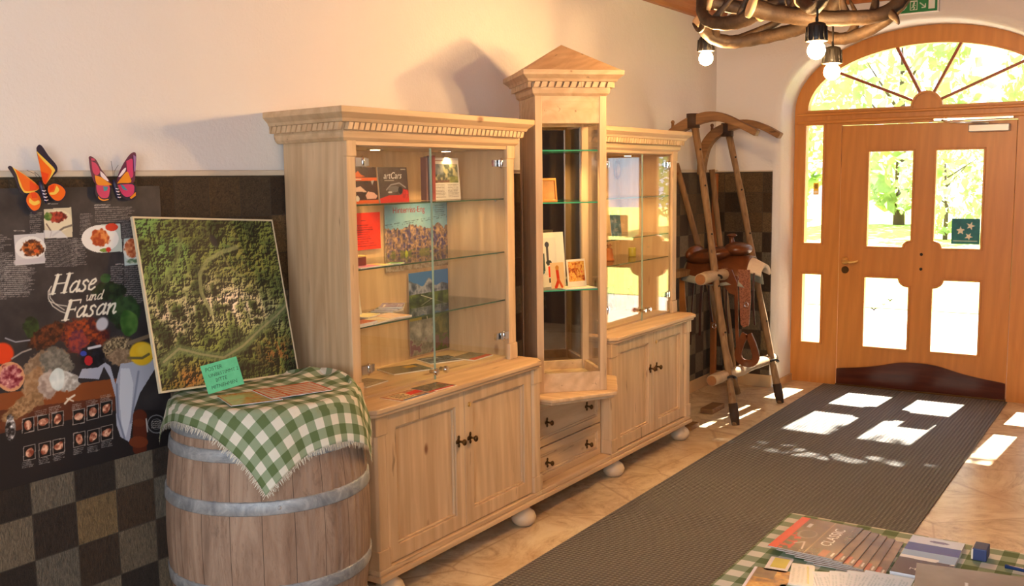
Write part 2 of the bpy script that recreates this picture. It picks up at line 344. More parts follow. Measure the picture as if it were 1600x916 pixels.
class Pic:
    """canvas: x right 0..W, y up 0..H (metres); row 0 is the bottom"""
    def __init__(s,W,H,nx,bgc):
        s.W,s.H=W,H; s.nx=nx; s.ny=max(2,int(round(nx*H/W))); s.a=np.zeros((s.ny,s.nx,3)); s.a[:]=np.array(bgc)/255.
        s.X,s.Y=np.meshgrid(np.linspace(0,W,s.nx),np.linspace(0,H,s.ny))
    def put(s,mask,col,al=1.):
        m=(mask*al)[...,None] if mask.dtype!=bool else (mask.astype(float)*al)[...,None]
        s.a=s.a*(1-m)+m*(np.array(col)/255. if not(isinstance(col,np.ndarray) and col.ndim==3) else col); return s
    def rect(s,x0,y0,x1,y1,col,al=1.): return s.put((s.X>=x0)&(s.X<=x1)&(s.Y>=y0)&(s.Y<=y1),col,al)
    def ell(s,cx,cy,rx,ry,col,rot=0,al=1.,soft=.0):
        c,q=math.cos(rot),math.sin(rot); dx,dy=s.X-cx,s.Y-cy; u=(dx*c+dy*q)/rx; v=(-dx*q+dy*c)/ry; d=np.sqrt(u*u+v*v)
        if soft: return s.put(np.clip((1-d)/soft+.5,0,1),col,al)
        return s.put(d<1,col,al)
    def fur(s,cx,cy,rx,ry,c0,c1,rot=0,cells=60):
        n=fbm(s.nx,s.ny,cells,3)[...,None]; n=np.clip((n-.3)/.4,0,1); c=np.array(c0)/255.*(1-n)+np.array(c1)/255.*n
        c_,q=math.cos(rot),math.sin(rot); dx,dy=s.X-cx,s.Y-cy; u=(dx*c_+dy*q)/rx; v=(-dx*q+dy*c_)/ry; d=np.sqrt(u*u+v*v)+(n[...,0]-.5)*.25
        return s.put(np.clip((1-d)/.12+.5,0,1),c)
    def poly(s,pts,col,al=1.):
        m=np.zeros(s.X.shape,bool); n=len(pts)
        for i in range(n):
            x0,y0=pts[i]; x1,y1=pts[(i+1)%n]
            if y0==y1: continue
            c=((y0>s.Y)!=(y1>s.Y))&(s.X<(x1-x0)*(s.Y-y0)/(y1-y0)+x0); m^=c
        return s.put(m,col,al)
    def stroke(s,pts,wd,col,al=1.,soft=None):
        d=np.full(s.X.shape,1e9)
        for (x0,y0),(x1,y1) in zip(pts[:-1],pts[1:]):
            L=(x1-x0)**2+(y1-y0)**2+1e-12; t=np.clip(((s.X-x0)*(x1-x0)+(s.Y-y0)*(y1-y0))/L,0,1)
            d=np.minimum(d,np.hypot(s.X-x0-t*(x1-x0),s.Y-y0-t*(y1-y0)))
        px=s.W/s.nx; return s.put(np.clip((wd/2-d)/(soft or px)+.5,0,1),col,al)
    def lines(s,x0,y0,x1,y1,col,pitch=.008,al=.7,ragged=.25,rng=RNG):
        y=y1
        while y>y0:
            e=x1-(x1-x0)*ragged*rng.rand(); m=(s.X>=x0)&(s.X<=e)&(s.Y<=y)&(s.Y>y-pitch*.5)
            n=rng.rand(*s.X.shape)>.22; s.put((m&n),col,al); y-=pitch
        return s
    def tex(s,x0,y0,x1,y1,stops,cells=20,ridge=False):
        n=fbm(s.nx,s.ny,cells,5,ridge); n=(n-n.min())/(n.max()-n.min()); out=np.zeros(s.a.shape); xs=[p for p,_ in stops]
        for k in range(3): out[...,k]=np.interp(n,xs,[c[k]/255. for _,c in stops])
        m=(s.X>=x0)&(s.X<=x1)&(s.Y>=y0)&(s.Y<=y1); return s.put(m,out)
    def text(s,body,x,y,size,col,shear=0,rot=0):
        cu=bpy.data.curves.new('glyphs','FONT'); cu.body=body; cu.size=size; cu.shear=shear; ob=bpy.data.objects.new('glyphs',cu); COL.objects.link(ob)
        me=bpy.data.meshes.new_from_object(ob.evaluated_get(bpy.context.evaluated_depsgraph_get())); me.calc_loop_triangles()
        c,q=math.cos(rot),math.sin(rot); V=[(x+v.co.x*c-v.co.y*q,y+v.co.x*q+v.co.y*c) for v in me.vertices]; m=np.zeros(s.X.shape,bool)
        for t in me.loop_triangles:
            (ax,ay),(bx,by),(cx,cy)=[V[i] for i in t.vertices]
            d1=(s.X-bx)*(ay-by)-(ax-bx)*(s.Y-by); d2=(s.X-cx)*(by-cy)-(bx-cx)*(s.Y-cy); d3=(s.X-ax)*(cy-ay)-(cx-ax)*(s.Y-ay)
            m|=~(((d1<0)|(d2<0)|(d3<0))&((d1>0)|(d2>0)|(d3>0)))
        bpy.data.objects.remove(ob); bpy.data.curves.remove(cu); bpy.data.meshes.remove(me)
        return s.put(m,col)
    def mesh(s,name,mat,parent,o,r,u,thick=.001,edge=(225,225,220),curl=None,world=True,origin=None):
        """o lower-left corner, r/u unit directions; front faces r x u"""
        o,r,u=Vector(o),Vector(r).normalized(),Vector(u).normalized(); nrm=r.cross(u); ny,nx=s.ny,s.nx
        P=np.zeros((ny,nx,3)); O=np.array(o);R=np.array(r);U=np.array(u);N=np.array(nrm)
        P=O+s.X[...,None]*R+s.Y[...,None]*U
        if curl is not None: P=P+curl(s.X/s.W,s.Y/s.H)[...,None]*N
        lin=np.where(s.a<=.04045,s.a/12.92,((np.clip(s.a,0,1)+.055)/1.055)**2.4)
        verts=P.reshape(-1,3); cols=lin.reshape(-1,3); idx=np.arange(nx*ny).reshape(ny,nx)
        faces=np.stack([idx[:-1,:-1],idx[:-1,1:],idx[1:,1:],idx[1:,:-1]],-1).reshape(-1,4)
        per=np.concatenate([idx[0,:],idx[1:,-1],idx[-1,-2::-1],idx[-2:0:-1,0]]); k=len(per); e=np.array(srgb(*edge)); 
        b0=len(verts); top=verts[per]; bot=top-N*thick; verts=np.concatenate([verts,top,bot]); cols=np.concatenate([cols,np.tile(e,(2*k,1))])
        F=[tuple(x) for x in faces]+[(b0+i,b0+k+i,b0+k+(i+1)%k,b0+(i+1)%k) for i in range(k)]+[tuple(b0+k+i for i in reversed(range(k)))]
        if parent is not None and wm(parent) is not None:
            Mi=np.array(wm(parent).inverted()); verts=verts@Mi[:3,:3].T+Mi[:3,3]
        elif parent is None: verts=verts-O
        me=bpy.data.meshes.new(name); me.from_pydata([tuple(map(float,v)) for v in verts],[],[tuple(int(q) for q in f) for f in F]); me.update()
        a=me.color_attributes.new('Col','FLOAT_COLOR','POINT'); a.data.foreach_set('color',np.concatenate([cols,np.ones((len(cols),1))],1).astype(np.float32).ravel())
        me.materials.append(mat); ob=bpy.data.objects.new(name,me); COL.objects.link(ob)
        if parent is not None: ob.parent=parent; LOCM[ob.name]=wm(parent)
        else: ob.location=o
        return ob
def struct(o): o['kind']='structure'; return o
# ================================================================ THE SETTING
XE=7.35; XD=7.70; DC=-1.45; CZ=2.86
m=MB(); m.box(-2.2,8.05,-5.6,.3,-.12,0); struct(m.build('floor',floor_mat))
m=MB(); m.box(-2.2,XE+.02,-5.6,.02,CZ,CZ+.1); struct(m.build('ceiling',ceil_wood))
m=MB()
for i in range(4): m.box(-2.1,XE,-2.9-i*.8,-2.78-i*.8,CZ-.09,CZ)
struct(m.build('trim_1',ceil_wood,bevel=.004))
m=MB(); m.box(-2.2,XE+.6,0,.25,-.1,CZ+.05); struct(m.build('wall_left',wall_plaster))
# cornices
m=MB(); prof=[(0,CZ),(0,2.757),(-.035,2.757),(-.04,2.785),(-.075,2.80),(-.085,2.83),(-.12,2.84),(-.12,CZ)]
m.prism(prof,'x',-2.1,XE); struct(m.build('trim_2',ceil_wood,bevel=.003))
m=MB(); m.prism([(XE,CZ),(XE,2.80),(XE-.03,2.80),(XE-.04,2.82),(XE-.08,2.835),(XE-.08,CZ)],'y',-5.4,-.12); struct(m.build('trim_3',ceil_wood,bevel=.003))
# end wall with the arched opening; opening is half-width .95, spring 2.09, rise .57
def arch(a,rise,spring,n=40,c=DC): return [(c+a*math.cos(PI*i/n),spring+rise*math.sin(PI*i/n)) for i in range(n+1)]
def opening(e): 
    a=arch(.95+e,.57+e,2.09,48); return [(DC+.95+e,0)]+a+[(DC-.95-e,0)]
m=MB(); R=.06; loops=[]
for k in range(7):
    t=PI/2*k/6; loops.append((XE+R*(1-math.cos(t)),R*(1-math.sin(t))))
loops+=[(XD-.03,0.0),(XD+.02,.0),(XD+.02,-.0),(8.0,.0)]
rings=[[m.v((x,p[0],p[1])) for p in opening(e)] for x,e in loops]
for a,b in zip(rings[:-1],rings[1:]):
    for i in range(len(a)-1): m.f([a[i],a[i+1],b[i+1],b[i]],True)
# flat face around
def face(x,ring):
    n=len(ring); tops=[m.v((x,v.co.y,CZ+.05)) for v in ring[1:-1]]
    for i in range(1,n-2): m.f([ring[i],ring[i+1],tops[i],tops[i-1]])
    l=[m.v((x,.02,0)),m.v((x,.02,CZ+.05))]; m.f([ring[0],ring[1],tops[0],l[1],l[0]])
    r=[m.v((x,-5.6,0)),m.v((x,-5.6,CZ+.05))]; m.f([ring[-1],ring[-2],tops[-1],r[1],r[0]])
face(XE,rings[0]); face(8.0,rings[-1])
struct(m.build('wall_front',wall_plaster,normals=True))
# right and rear walls (seen only in reflections)
dado_dark=plain('dark_dado_panelling',srgb(74,56,40),.5)
m=MB(); rec=[(-2.2,0),(8,0),(8,CZ+.05),(-2.2,CZ+.05)]
m.plate(rec,[[(-1,1.0),(.8,1.0),(.8,2.4),(-1,2.4)]],'y',-5.6,-5.4); struct(m.build('wall_right',plain('dark_timber_wall',srgb(74,54,38),.7)))
m=MB(); m.plate([(-5.6,0),(.25,0),(.25,CZ+.05),(-5.6,CZ+.05)],[[(-3.7,.95),(-1.5,.95),(-1.5,2.45),(-3.7,2.45)]],'x',-2.3,-2.1); struct(m.build('wall_rear',wall_plaster))
for n_,(ax,c,u0,u1,z0,z1) in enumerate((('y',-5.42,-1,.8,1,2.4),('x',-2.12,-3.7,-1.5,.95,2.45))):  # unseen windows, added in the walls where the fill lamps stand
    mm=MB(); mm.plate([(u0,z0),(u1,z0),(u1,z1),(u0,z1)],[offset([(u0,z0),((u0+u1)/2,z0),((u0+u1)/2,z1),(u0,z1)],-.06),offset([((u0+u1)/2,z0),(u1,z0),(u1,z1),((u0+u1)/2,z1)],-.06)],ax,c-.04,c+.02)
    wi=mm.build('window_%d'%(n_+1),honey_z,bevel=.004); struct(wi)
# dado of patchwork stone tiles, its plaster ledge and the stone baseboards
m=MB(); m.box(-2.1,XE,-.016,0,.09,1.640); struct(m.build('trim_4',tile_mat))
m=MB(); m.box(XE-.016,XE,-.452,-.016,.095,1.640); struct(m.build('trim_5',tile_mat))
ledge=plain('cream_plaster_ledge',srgb(206,196,176),.8,bump=.3)
m=MB(); m.box(-2.1,XE,-.020,0,1.640,1.660); m.box(XE-.020,XE,-.455,-.020,1.640,1.650); struct(m.build('trim_6',ledge,bevel=.004))
bb=plain('beige_stone_baseboard',srgb(200,170,128),.4,bump=.1)
m=MB(); m.box(-2.1,XE,-.022,0,0,.09); struct(m.build('baseboard_left',bb,bevel=.003))
m=MB(); m.box(XE-.022,XE,-.47,-.022,0,.095); m.box(XE-.02,XE,-5.4,-2.44,0,.09); struct(m.build('baseboard_front',bb,bevel=.003))
m=MB(); m.prism([(XE,0),(XD,0),(XD,.055),(XE,.055)],'y',-.515,-.5); struct(m.build('trim_7',bb))
# ---------------------------------------------------------------- entrance door, sidelights and fanlight
D=thing('door_1',None,None,(XD,DC,0)); D['kind']='structure'; DM=wm(D)
def rect(a,b,c,d): return [(a,c),(b,c),(b,d),(a,d)]
def mirror_y(p): return [(2*DC-y,z) for y,z in reversed(p)]
SU=rect(-.722,-.589,1.09,1.985); SL=rect(-.728,-.583,.318,.849)
def inner_fan(a,rise,n=40): return [(DC+a*math.cos(PI*i/n),2.095+rise*math.sin(PI*i/n)) for i in range(n+1)]
outer=[(DC+.95,0)]+[(DC+.95*math.cos(PI*i/48),2.09+.57*math.sin(PI*i/48)) for i in range(49)]+[(DC-.95,0)]
leafhole=rect(-2.045,-.855,.012,1.978)
boss=[(DC+.105*math.cos(t),2.095+.105*math.sin(t)) for t in np.linspace(PI,0,17)]
fan=[p for p in inner_fan(.85,.44)]+boss
fan_poly=inner_fan(.85,.44)+[(DC-.105*math.cos(t),2.095+.105*math.sin(t)) for t in np.linspace(0,PI,17)]
m=MB(); m.plate(outer,[leafhole,SU,SL,mirror_y(SU),mirror_y(SL),fan_poly],'x',XD,XD+.07)
m.build('door_frame',honey_z,D,bevel=.004)
def bead(poly,x0=XD-.012,x1=XD+.03,w=.014):
    mm=MB(); mm.plate(offset(poly,w),[offset(poly,-.002)],'x',x0,x1); return mm
for p in (SU,SL,mirror_y(SU),mirror_y(SL)):
    bead(p).build('glazing_bead',honey_z,D,bevel=.003)
    mm=MB(); mm.plate(offset(p,.003),[],'x',XD+.03,XD+.036); mm.build('glass_pane',clear_glass,D)
bead(fan_poly).build('glazing_bead',honey_y,D,bevel=.003)
mm=MB(); mm.plate(offset(fan_poly,.003),[],'x',XD+.03,XD+.036); mm.build('glass_pane',clear_glass,D)
red_muntin=plain('reddish_muntin_wood',srgb(150,72,36),.4)
for oy in (.215,.65,-.215,-.65):
    z1=2.095+.44*math.sqrt(1-(oy/.85)**2); d=Vector((oy,z1-2.095)).normalized()*.10
    mm=MB(); mm.strip([(XD+.012,DC+d.x,2.095+d.y),(XD+.012,DC+oy,z1)],.020,.04,(1,0,0)); mm.build('muntin',red_muntin,D,bevel=.003)
mm=MB(); mm.box(XD-.02,XD,-2.38,-.515,1.995,2.02); mm.box(XD-.014,XD,-2.38,-.515,2.055,2.075); mm.build('transom_moulding',honey_y,D,bevel=.006)
mm=MB(); mm.box(XD-.01,XD+.09,-2.045,-.855,0,.012); mm.build('threshold',old_brass,D,bevel=.003)
# leaf
def cut(y0,y1,z0,z1,cy,cz,ry,rz,corner):
    """rectangle y0>y1 whose corner next to (cy,cz) is scooped"""
    pts=[]; 
    for (y,z) in ((y1,z0),(y0,z0),(y0,z1),(y1,z1)):
        if (y,z)==corner:
            sy=1 if y<(y0+y1)/2 else -1; sz=1 if z<(z0+z1)/2 else -1
            a=[(y+sy*ry*math.cos(t),z+sz*rz*math.sin(t)) for t in np.linspace(0,PI/2,8)]
            # direction along traversal
            first=(y,z+sz*rz); 
            prev=pts[-1] if pts else None
            # traverse order (y1,z0)->(y0,z0)->(y0,z1)->(y1,z1)
            if (y,z) in ((y1,z1),(y0,z0)): a=a     # arriving along z const -> leave along y const
            else: a=a[::-1]
            pts+=a
        else: pts.append((y,z))
    return pts
UL=cut(-1.06,-1.372,1.075,1.777,DC,1.1,.055,.05,(-1.372,1.075)); LLp=cut(-1.052,-1.368,.316,.842,DC,.8,.072,.062,(-1.368,.842))
def fixcut(y0,y1,z0,z1,ry,rz,top):
    # y0 outer edge, y1 inner edge (towards centre); scoop at inner top/bottom, arc bulging into the pane
    zc=z1 if top else z0; sg=-1 if top else 1; syn=1 if y0>y1 else -1
    arcp=[(y1+syn*ry*math.sin(t),zc+sg*rz*math.cos(t)) for t in np.linspace(0,PI/2,8)]  # from (y1,zc+sg*rz) to (y1+syn*ry,zc)
    if top: return [(y1,z0)]+arcp+[(y0,z1),(y0,z0)]
    return [(y0,z0),(y0,z1),(y1,z1)]+arcp
UL=fixcut(-1.06,-1.372,1.075,1.777,.056,.05,False); LL_=fixcut(-1.052,-1.368,.316,.842,.074,.062,True)
panes=[UL,LL_,mirror_y(UL),mirror_y(LL_)]
m=MB(); m.plate(rect(-2.042,-.858,.016,1.974),panes,'x',XD+.006,XD+.052); leaf=m.build('door_leaf',honey_z,D,bevel=.003)
def lsub(mb,name,mat,**k): return sub(DM,leaf,mb,name,mat,**k)
for p in panes:
    lsub(bead(p,XD-.008,XD+.02,.012),'glazing_bead',honey_z,bevel=.003)
    mm=MB(); mm.plate(offset(p,.003),[],'x',XD+.026,XD+.032); lsub(mm,'glass_pane',clear_glass)
# kick plate with swept top
ks=[( .0,.128),(.04,.135),(.16,.150),(.30,.175),(.45,.212),(.59,.222)]
top=[(-.862-u,z) for u,z in ks]+[(-2.038+u,z) for u,z in reversed(ks[:-1])]
pts=[]; 
def cat(pts_,n=6):
    P=[Vector(p) for p in pts_]; out=[]
    for i in range(len(P)-1):
        p0,p1,p2,p3=P[max(i-1,0)],P[i],P[i+1],P[min(i+2,len(P)-1)]
        for k in range(n):
            t=k/n; out.append(.5*((2*p1)+(-p0+p2)*t+(2*p0-5*p1+4*p2-p3)*t*t+(-p0+3*p1-3*p2+p3)*t**3))
    out.append(P[-1]); return out
top=[(p.x,p.y) for p in cat(top)]
m=MB(); m.plate([(-.862,.014)]+top+[(-2.038,.014)],[],'x',XD-.012,XD+.008); lsub(m,'kick_plate',dark_wood,bevel=.004,label='dark glossy curved kick plate')
# lever
m=MB(); m.lathe([(.012,-.03),(.026,-.024),(.028,-.012),(.028,0)],(XD+.004,-.907,.962),20,'x'); m.tube([(XD-.02,-.907,.962),(XD-.055,-.907,.962),(XD-.06,-.925,.966),(XD-.058,-.955,.955),(XD-.058,-.985,.958),(XD-.058,-1.015,.968)],[.009,.009,.011,.0095,.009,.006],10)
lsub(m,'lever_handle',brass)
m=MB(); m.lathe([(.024,-.014),(.027,-.008),(.027,0)],(XD+.004,-.907,.892),20,'x'); m.box(XD-.013,XD-.008,-.911,-.903,.875,.9); lsub(m,'keyhole_plate',old_brass)
for z in (1.025,.918):
    m=MB(); m.ball((XD+.006,-1.448,z),(.008,.011,.011),12,8); lsub(m,'screw_cap',iron)
m=MB(); m.box(XD-.03,XD-.008,-2.02,-1.505,1.981,1.999); m.build('closer_rail',chrome,D,bevel=.002,label='silver slide rail of the door closer')
m=MB(); m.box(XD-.055,XD+.006,-2.0,-1.74,1.896,1.948); lsub(m,'door_closer',plain('silver_grey_closer',(.5,.5,.5),.35,.4),bevel=.006); 
m=MB(); m.tube([(XD-.05,-1.87,1.955),(XD-.05,-1.62,1.97),(XD-.03,-1.56,1.985)],.008,8); m.build('closer_arm',chrome,D)
# sticker on the right upper pane, bird decals, sidelight sticker
P=Pic(.187,.182,60,(10,108,118)); 
def star(P,cx,cy,r,col,rot=0): P.poly([(cx+(r if i%2==0 else r*.42)*math.sin(rot+i*PI/5),cy+(r if i%2==0 else r*.42)*math.cos(rot+i*PI/5)) for i in range(10)],col)
P.tex(0,0,.187,.182,[(0,(8,96,110)),(1,(16,124,128))],8); star(P,.06,.095,.032,(225,225,205)); star(P,.125,.13,.03,(225,225,205),.3); star(P,.115,.055,.028,(225,225,205),.5)
P.stroke([(.015,.022),(.17,.022)],.006,(190,215,210))
tag(P.mesh('window_sticker',print_matte,None,(XD+.0245,-1.643,1.107),(0,-1,0),(0,0,1),.0008),'teal square sticker with three pale stars on the right upper door pane','sticker')
P=Pic(.04,.09,20,(232,200,40)); P.rect(.008,.045,.032,.08,(150,120,30)); P.rect(.008,.01,.032,.03,(245,240,220))
tag(P.mesh('window_sticker',print_matte,None,(XD+.0285,-.645,1.46),(0,-1,0),(0,0,1),.0008),'small yellow sticker on the tall glass beside the door','sticker')
for i,(y,z,s_) in enumerate(((-1.12,.60,.055),(-1.19,.64,.03),(-1.235,.675,.045))):
    m=MB(); q=[(-.5,.12),(-.2,.2),(0,.02),(.22,.22),(.5,.14),(.15,-.05),(.02,-.3),(-.1,-.06)]
    m.plate([(y-a*s_,z+b*s_) for a,b in q],[],'x',XD+.0245,XD+.0252)
    tag(m.build('window_decal',iron,None,origin=(XD+.025,y,z)),['largest dark bird decal, lowest on the lower left door pane','smallest dark decal, middle one on the lower left door pane','dark bird decal topmost on the lower left door pane'][i],'decal','dark decals on the lower left door pane')
# exit sign
P=Pic(.30,.09,90,(14,132,70)); W_=(235,245,235)
P.stroke([(.085,.075),(.085,.028)],.007,W_); P.stroke([(.068,.043),(.085,.022),(.102,.043)],.007,W_)
P.rect(.125,.014,.175,.078,W_); P.rect(.13,.02,.17,.072,(14,132,70)); P.ell(.152,.062,.006,.006,W_); P.stroke([(.150,.054),(.146,.04),(.156,.03),(.150,.02)],.006,W_); P.stroke([(.146,.04),(.136,.03)],.005,W_); P.stroke([(.140,.05),(.150,.052),(.162,.044)],.004,W_)
P.stroke([(.19,.06),(.225,.03)],.006,W_); P.stroke([(.225,.05),(.225,.028),(.203,.028)],.006,W_); P.rect(.245,.014,.285,.078,W_)
t=thing('exit_sign','green emergency exit sign with white arrow and running figure above the door arch','sign',(XE-.03,-1.42,2.70))
m=MB(); m.box(XE-.029,XE,-1.58,-1.265,2.695,2.795); m.build('sign_housing',white_paint,t,bevel=.003)
P.mesh('sign_face',print_matte,t,(XE-.0305,-1.27,2.70),(0,-1,0),(0,0,1),.001)
# ---------------------------------------------------------------- outside
def outdoors():
    g=Mat('sunlit_pale_paving'); v=g.world(); g.color(g.ramp(g.noise(v,3,5,.7),[(.3,srgb(186,170,156)),(.7,srgb(214,200,186))])); g.set(Roughness=.9)
    m=MB(); m.box(8.0,12.5,-9,6,-.14,-.02); struct(m.build('ground_paving',g.m))
    gr=Mat('garden_lawn'); v=gr.world(); gr.color(gr.ramp(gr.noise(v,5,6,.7),[(.3,srgb(168,184,84)),(.7,srgb(206,214,120))])); gr.set(Roughness=1)
    m=MB(); m.box(12.5,48,-26,20,-.14,-.01); struct(m.build('ground_lawn',gr.m))
    lf=Mat('sunlit_leaves'); v=lf.coords('Object'); c=lf.ramp(lf.noise(v,.9,4,.6),[(.3,srgb(150,176,110)),(.7,srgb(214,224,168))]); lf.color(c); lf.set(Roughness=.6)
    ts=lf.node('ShaderNodeBsdfTranslucent'); lf.link(c,ts.inputs[0]); mx=lf.node('ShaderNodeMixShader'); mx.inputs[0].default_value=.5
    lf.link(lf.p.outputs[0],mx.inputs[1]); lf.link(ts.outputs[0],mx.inputs[2]); lf.link(mx.outputs[0],lf.n['Material Output'].inputs[0])
    bark=plain('tree_bark',srgb(96,78,60),.9,bump=.5)
    def tree(x,y,h,r,n,label,base=.35,name='garden_tree',leaf=.16,group=None):
        t=thing(name,label,'tree' if name=='garden_tree' else 'shrub',(x,y,-.03),group=group); rr=random.Random(int(x*31+y*17))
        m=MB(); m.tube([(x,y,-.03),(x+.05,y,h*.3),(x-.04,y+.05,h*.7)],[.09*h/4,.07*h/4,.02],8)
        for k in range(5):
            a=k*1.3; m.tube([(x,y,h*(.25+.08*k)),(x+math.cos(a)*r*.6,y+math.sin(a)*r*.6,h*(.45+.08*k))],[.03*h/4,.008],6)
        m.build('trunk',bark,t)
        m=MB()
        for k in range(n):
            u=rr.random(); th=rr.random()*2*PI; z=h*(base+(1-base)*u); prof=math.sqrt(max(.02,1-(2*u-1)**2)); q=r*prof*(.45+.55*rr.random())
            c=Vector((x+q*math.cos(th),y+q*math.sin(th),z)); s_=leaf*(.5+rr.random())
            a=Vector((rr.gauss(0,1),rr.gauss(0,1),rr.gauss(0,1))).normalized(); b=a.cross(Vector((rr.gauss(0,1),rr.gauss(0,1),rr.gauss(0,1)))).normalized()
            m.quad(c-a*s_,c-b*s_*.5,c+a*s_,c+b*s_*.5)
        m.build('foliage',lf.m,t,normals=False)
    G='trees beyond the lawn'
    tree(33,4.2,8.2,2.6,1500,'pale tree beyond the lawn, seen through the tall side window',.06,group=G,leaf=.26)
    tree(32,-.6,7.4,2.0,1300,'pale tree beyond the lawn, behind the upper left door pane',.06,group=G,leaf=.26)
    tree(34,-5.0,9.0,2.2,1500,'tall pale tree beyond the lawn, in the middle of the fanlight',.06,group=G,leaf=.26)
    tree(32,-9.2,8.0,1.9,1300,'pale tree beyond the lawn, behind the upper right door pane',.06,group=G,leaf=.26)
    tree(37,8.8,9,1.9,1000,'pale tree furthest to the left beyond the lawn',.06,group=G,leaf=.28)
    for i,(x,y,h) in enumerate(((26,1.6,2.6),(27.4,-2.1,2.3),(26.5,-5.6,2.7),(27,-8.6,2.4))):
        tree(x,y,h,1.3,600,['green shrub on the lawn seen through the tall side window','green shrub on the lawn behind the upper left door pane','green shrub on the lawn between the two upper door panes','green shrub on the lawn behind the upper right door pane'][i],.08,'garden_shrub',.13,group='shrubs on the lawn')
    # an unseen branch hanging high in front of the arch: it breaks the sun that falls through the fanlight
    t=thing('overhanging_branch','leafy branch hanging over the entrance, out of view, dappling the fanlight sun','branch',(11.0,-1.3,5.4)); rr=random.Random(3)
    m=MB(); m.tube([(11.6,1.2,5.3),(11.4,0,5.55),(11.2,-1.5,5.6),(11.1,-3,5.5)],[.06,.05,.04,.02],8); m.build('bough',bark,t)
    m=MB()
    for k in range(1500):
        c=Vector((11.05+rr.gauss(0,.20),1.2-4.6*rr.random(),5.86+rr.gauss(0,.13))); s_=.055*(.6+rr.random())
        a=Vector((rr.gauss(0,1),rr.gauss(0,1),rr.gauss(0,.6))).normalized(); b=a.cross(Vector((0,0,1))+a.orthogonal()*.3).normalized()
        m.quad(c-a*s_,c-b*s_*.6,c+a*s_,c+b*s_*.6)
    m.build('foliage',lf.m,t,normals=False)
outdoors()
# entrance mat
m=MB(); m.box(2.2,7.66,-2.06,-.775,0.0,.009); tag(m.build('entrance_mat',mat_mat,None,bevel=.003,origin=(4.9,-1.42,0)),'long grey-brown ribbed runner mat leading to the entrance door','mat')
# ================================================================ THE PINE DISPLAY CABINETS
pine_gap=plain('shadow_gap_pine',srgb(120,92,62),.7)
turned=plain('pale_turned_pine',srgb(208,186,154),.45,var=.05)
lamp_glow=Mat('halogen_glow'); lamp_glow.p.inputs['Emission Color'].default_value=(1,.72,.38,1); lamp_glow.p.inputs['Emission Strength'].default_value=30; lamp_glow=lamp_glow.m
def sweep(profile,path,closed=False):
    """profile [(out,z)], path = plan polyline walked with the outside on the right-hand side"""
    m=MB(); n=len(path); rings=[]
    for i,p in enumerate(path):
        p=Vector(p); 
        d0=(p-Vector(path[i-1])).normalized() if (i>0 or closed) else None
        d1=(Vector(path[(i+1)%n])-p).normalized() if (i<n-1 or closed) else None
        d0=d0 or d1; d1=d1 or d0
        n0=Vector((d0.y,-d0.x)); n1=Vector((d1.y,-d1.x)); b=(n0+n1).normalized(); k=1/max(.3,b.dot(n0))
        rings.append([m.v((p.x+b.x*k*o,p.y+b.y*k*o,z)) for o,z in profile])
    for i in range(n if closed else n-1):
        A,B=rings[i],rings[(i+1)%n]
        for j in range(len(profile)): m.f([A[j],A[(j+1)%len(profile)],B[(j+1)%len(profile)],B[j]])
    if not closed: m.f(rings[0]); m.f(list(reversed(rings[-1])))
    return m
def crown(parent,path,z0,z1,closed=False,pitch=.031,wm_=None):
    h=z1-z0
    prof=[(-.02,z0),(.0,z0),(.012,z0+.10*h),(.016,z0+.26*h),(.015,z0+.31*h),(.015,z0+.54*h),(.040,z0+.56*h),(.046,z0+.66*h),(.060,z0+.76*h),(.068,z0+.82*h),(.068,z1),(-.02,z1)]
    c=sweep(prof,path,closed).build('crown_moulding',pine_x,parent,bevel=.0015)
    # dentil row: small blocks standing proud of the frieze
    m=MB(); n=len(path); segs=[(path[i],path[(i+1)%n]) for i in range(n if closed else n-1)]
    for a,b in segs:
        a,b=Vector(a),Vector(b); d=(b-a).normalized(); o=Vector((d.y,-d.x)); L=(b-a).length+.04; k=max(1,int(L/pitch)); a0=a-d*.02
        for j in range(k):
            s0=a0+d*(j+.12)*L/k; s1=a0+d*(j+.84)*L/k; sl=d*.010
            q=[s0+o*.02,s1+o*.02,s1+o*.037,s0+o*.037]; lo=[m.v((p.x,p.y,z0+.33*h)) for p in q]; hi=[m.v((p.x+sl.x,p.y+sl.y,z0+.55*h)) for p in q]
            m.f(lo); m.f(hi[::-1])
            for i in range(4): m.f([lo[i],lo[(i+1)%4],hi[(i+1)%4],hi[i]])
    m.build("dentil_row",pine_z,parent)
    return c
def knob_mb(p,axis=(0,-1,0),s=1):
    """leaf-shaped cast knob with plate"""
    m=MB(); x,y,z=p
    m.lathe([(.011*s,0),(.011*s,-.004),(.006*s,-.006)],(x,y,z),12,'y')
    for dx,dz in((-.014,.0),(.0,.017),(.0,-.017)): m.ball((x+dx*s,y-.004,z+dz*s),(.007*s,.004,.009*s),8,6)
    m.tube([(x,y,z),(x+.002,y-.014,z),(x+.006*s,y-.022,z-.002)],[.005*s,.005*s,.007*s],8); m.ball((x+.010*s,y-.026,z-.003),(.012*s,.009*s,.014*s),12,8)
    return m
def framed_panel(parent,name,x0,x1,z0,z1,y,st=.062,mat=None,th=.026,boards=True):
    m=MB(); m.plate(rect(x0,x1,z0,z1),[rect(x0+st,x1-st,z0+st,z1-st)],'y',y,y+th); fr=m.build(name,pine_z,parent,bevel=.003)
    W_=wm(parent)
    r=offset(rect(x0+st,x1-st,z0+st,z1-st),0); 
    m=MB()
    m.plate(r,[offset(r,-.009)],'y',y+.008,y+.02)
    sub(W_,fr,m,'panel_moulding',pine_z,bevel=.003)
    m=MB(); m.box(x0+st-.004,x1-st+.004,y+.017,y+.024,z0+st-.004,z1-st+.004); sub(W_,fr,m,'panel',pine_z)
    return fr
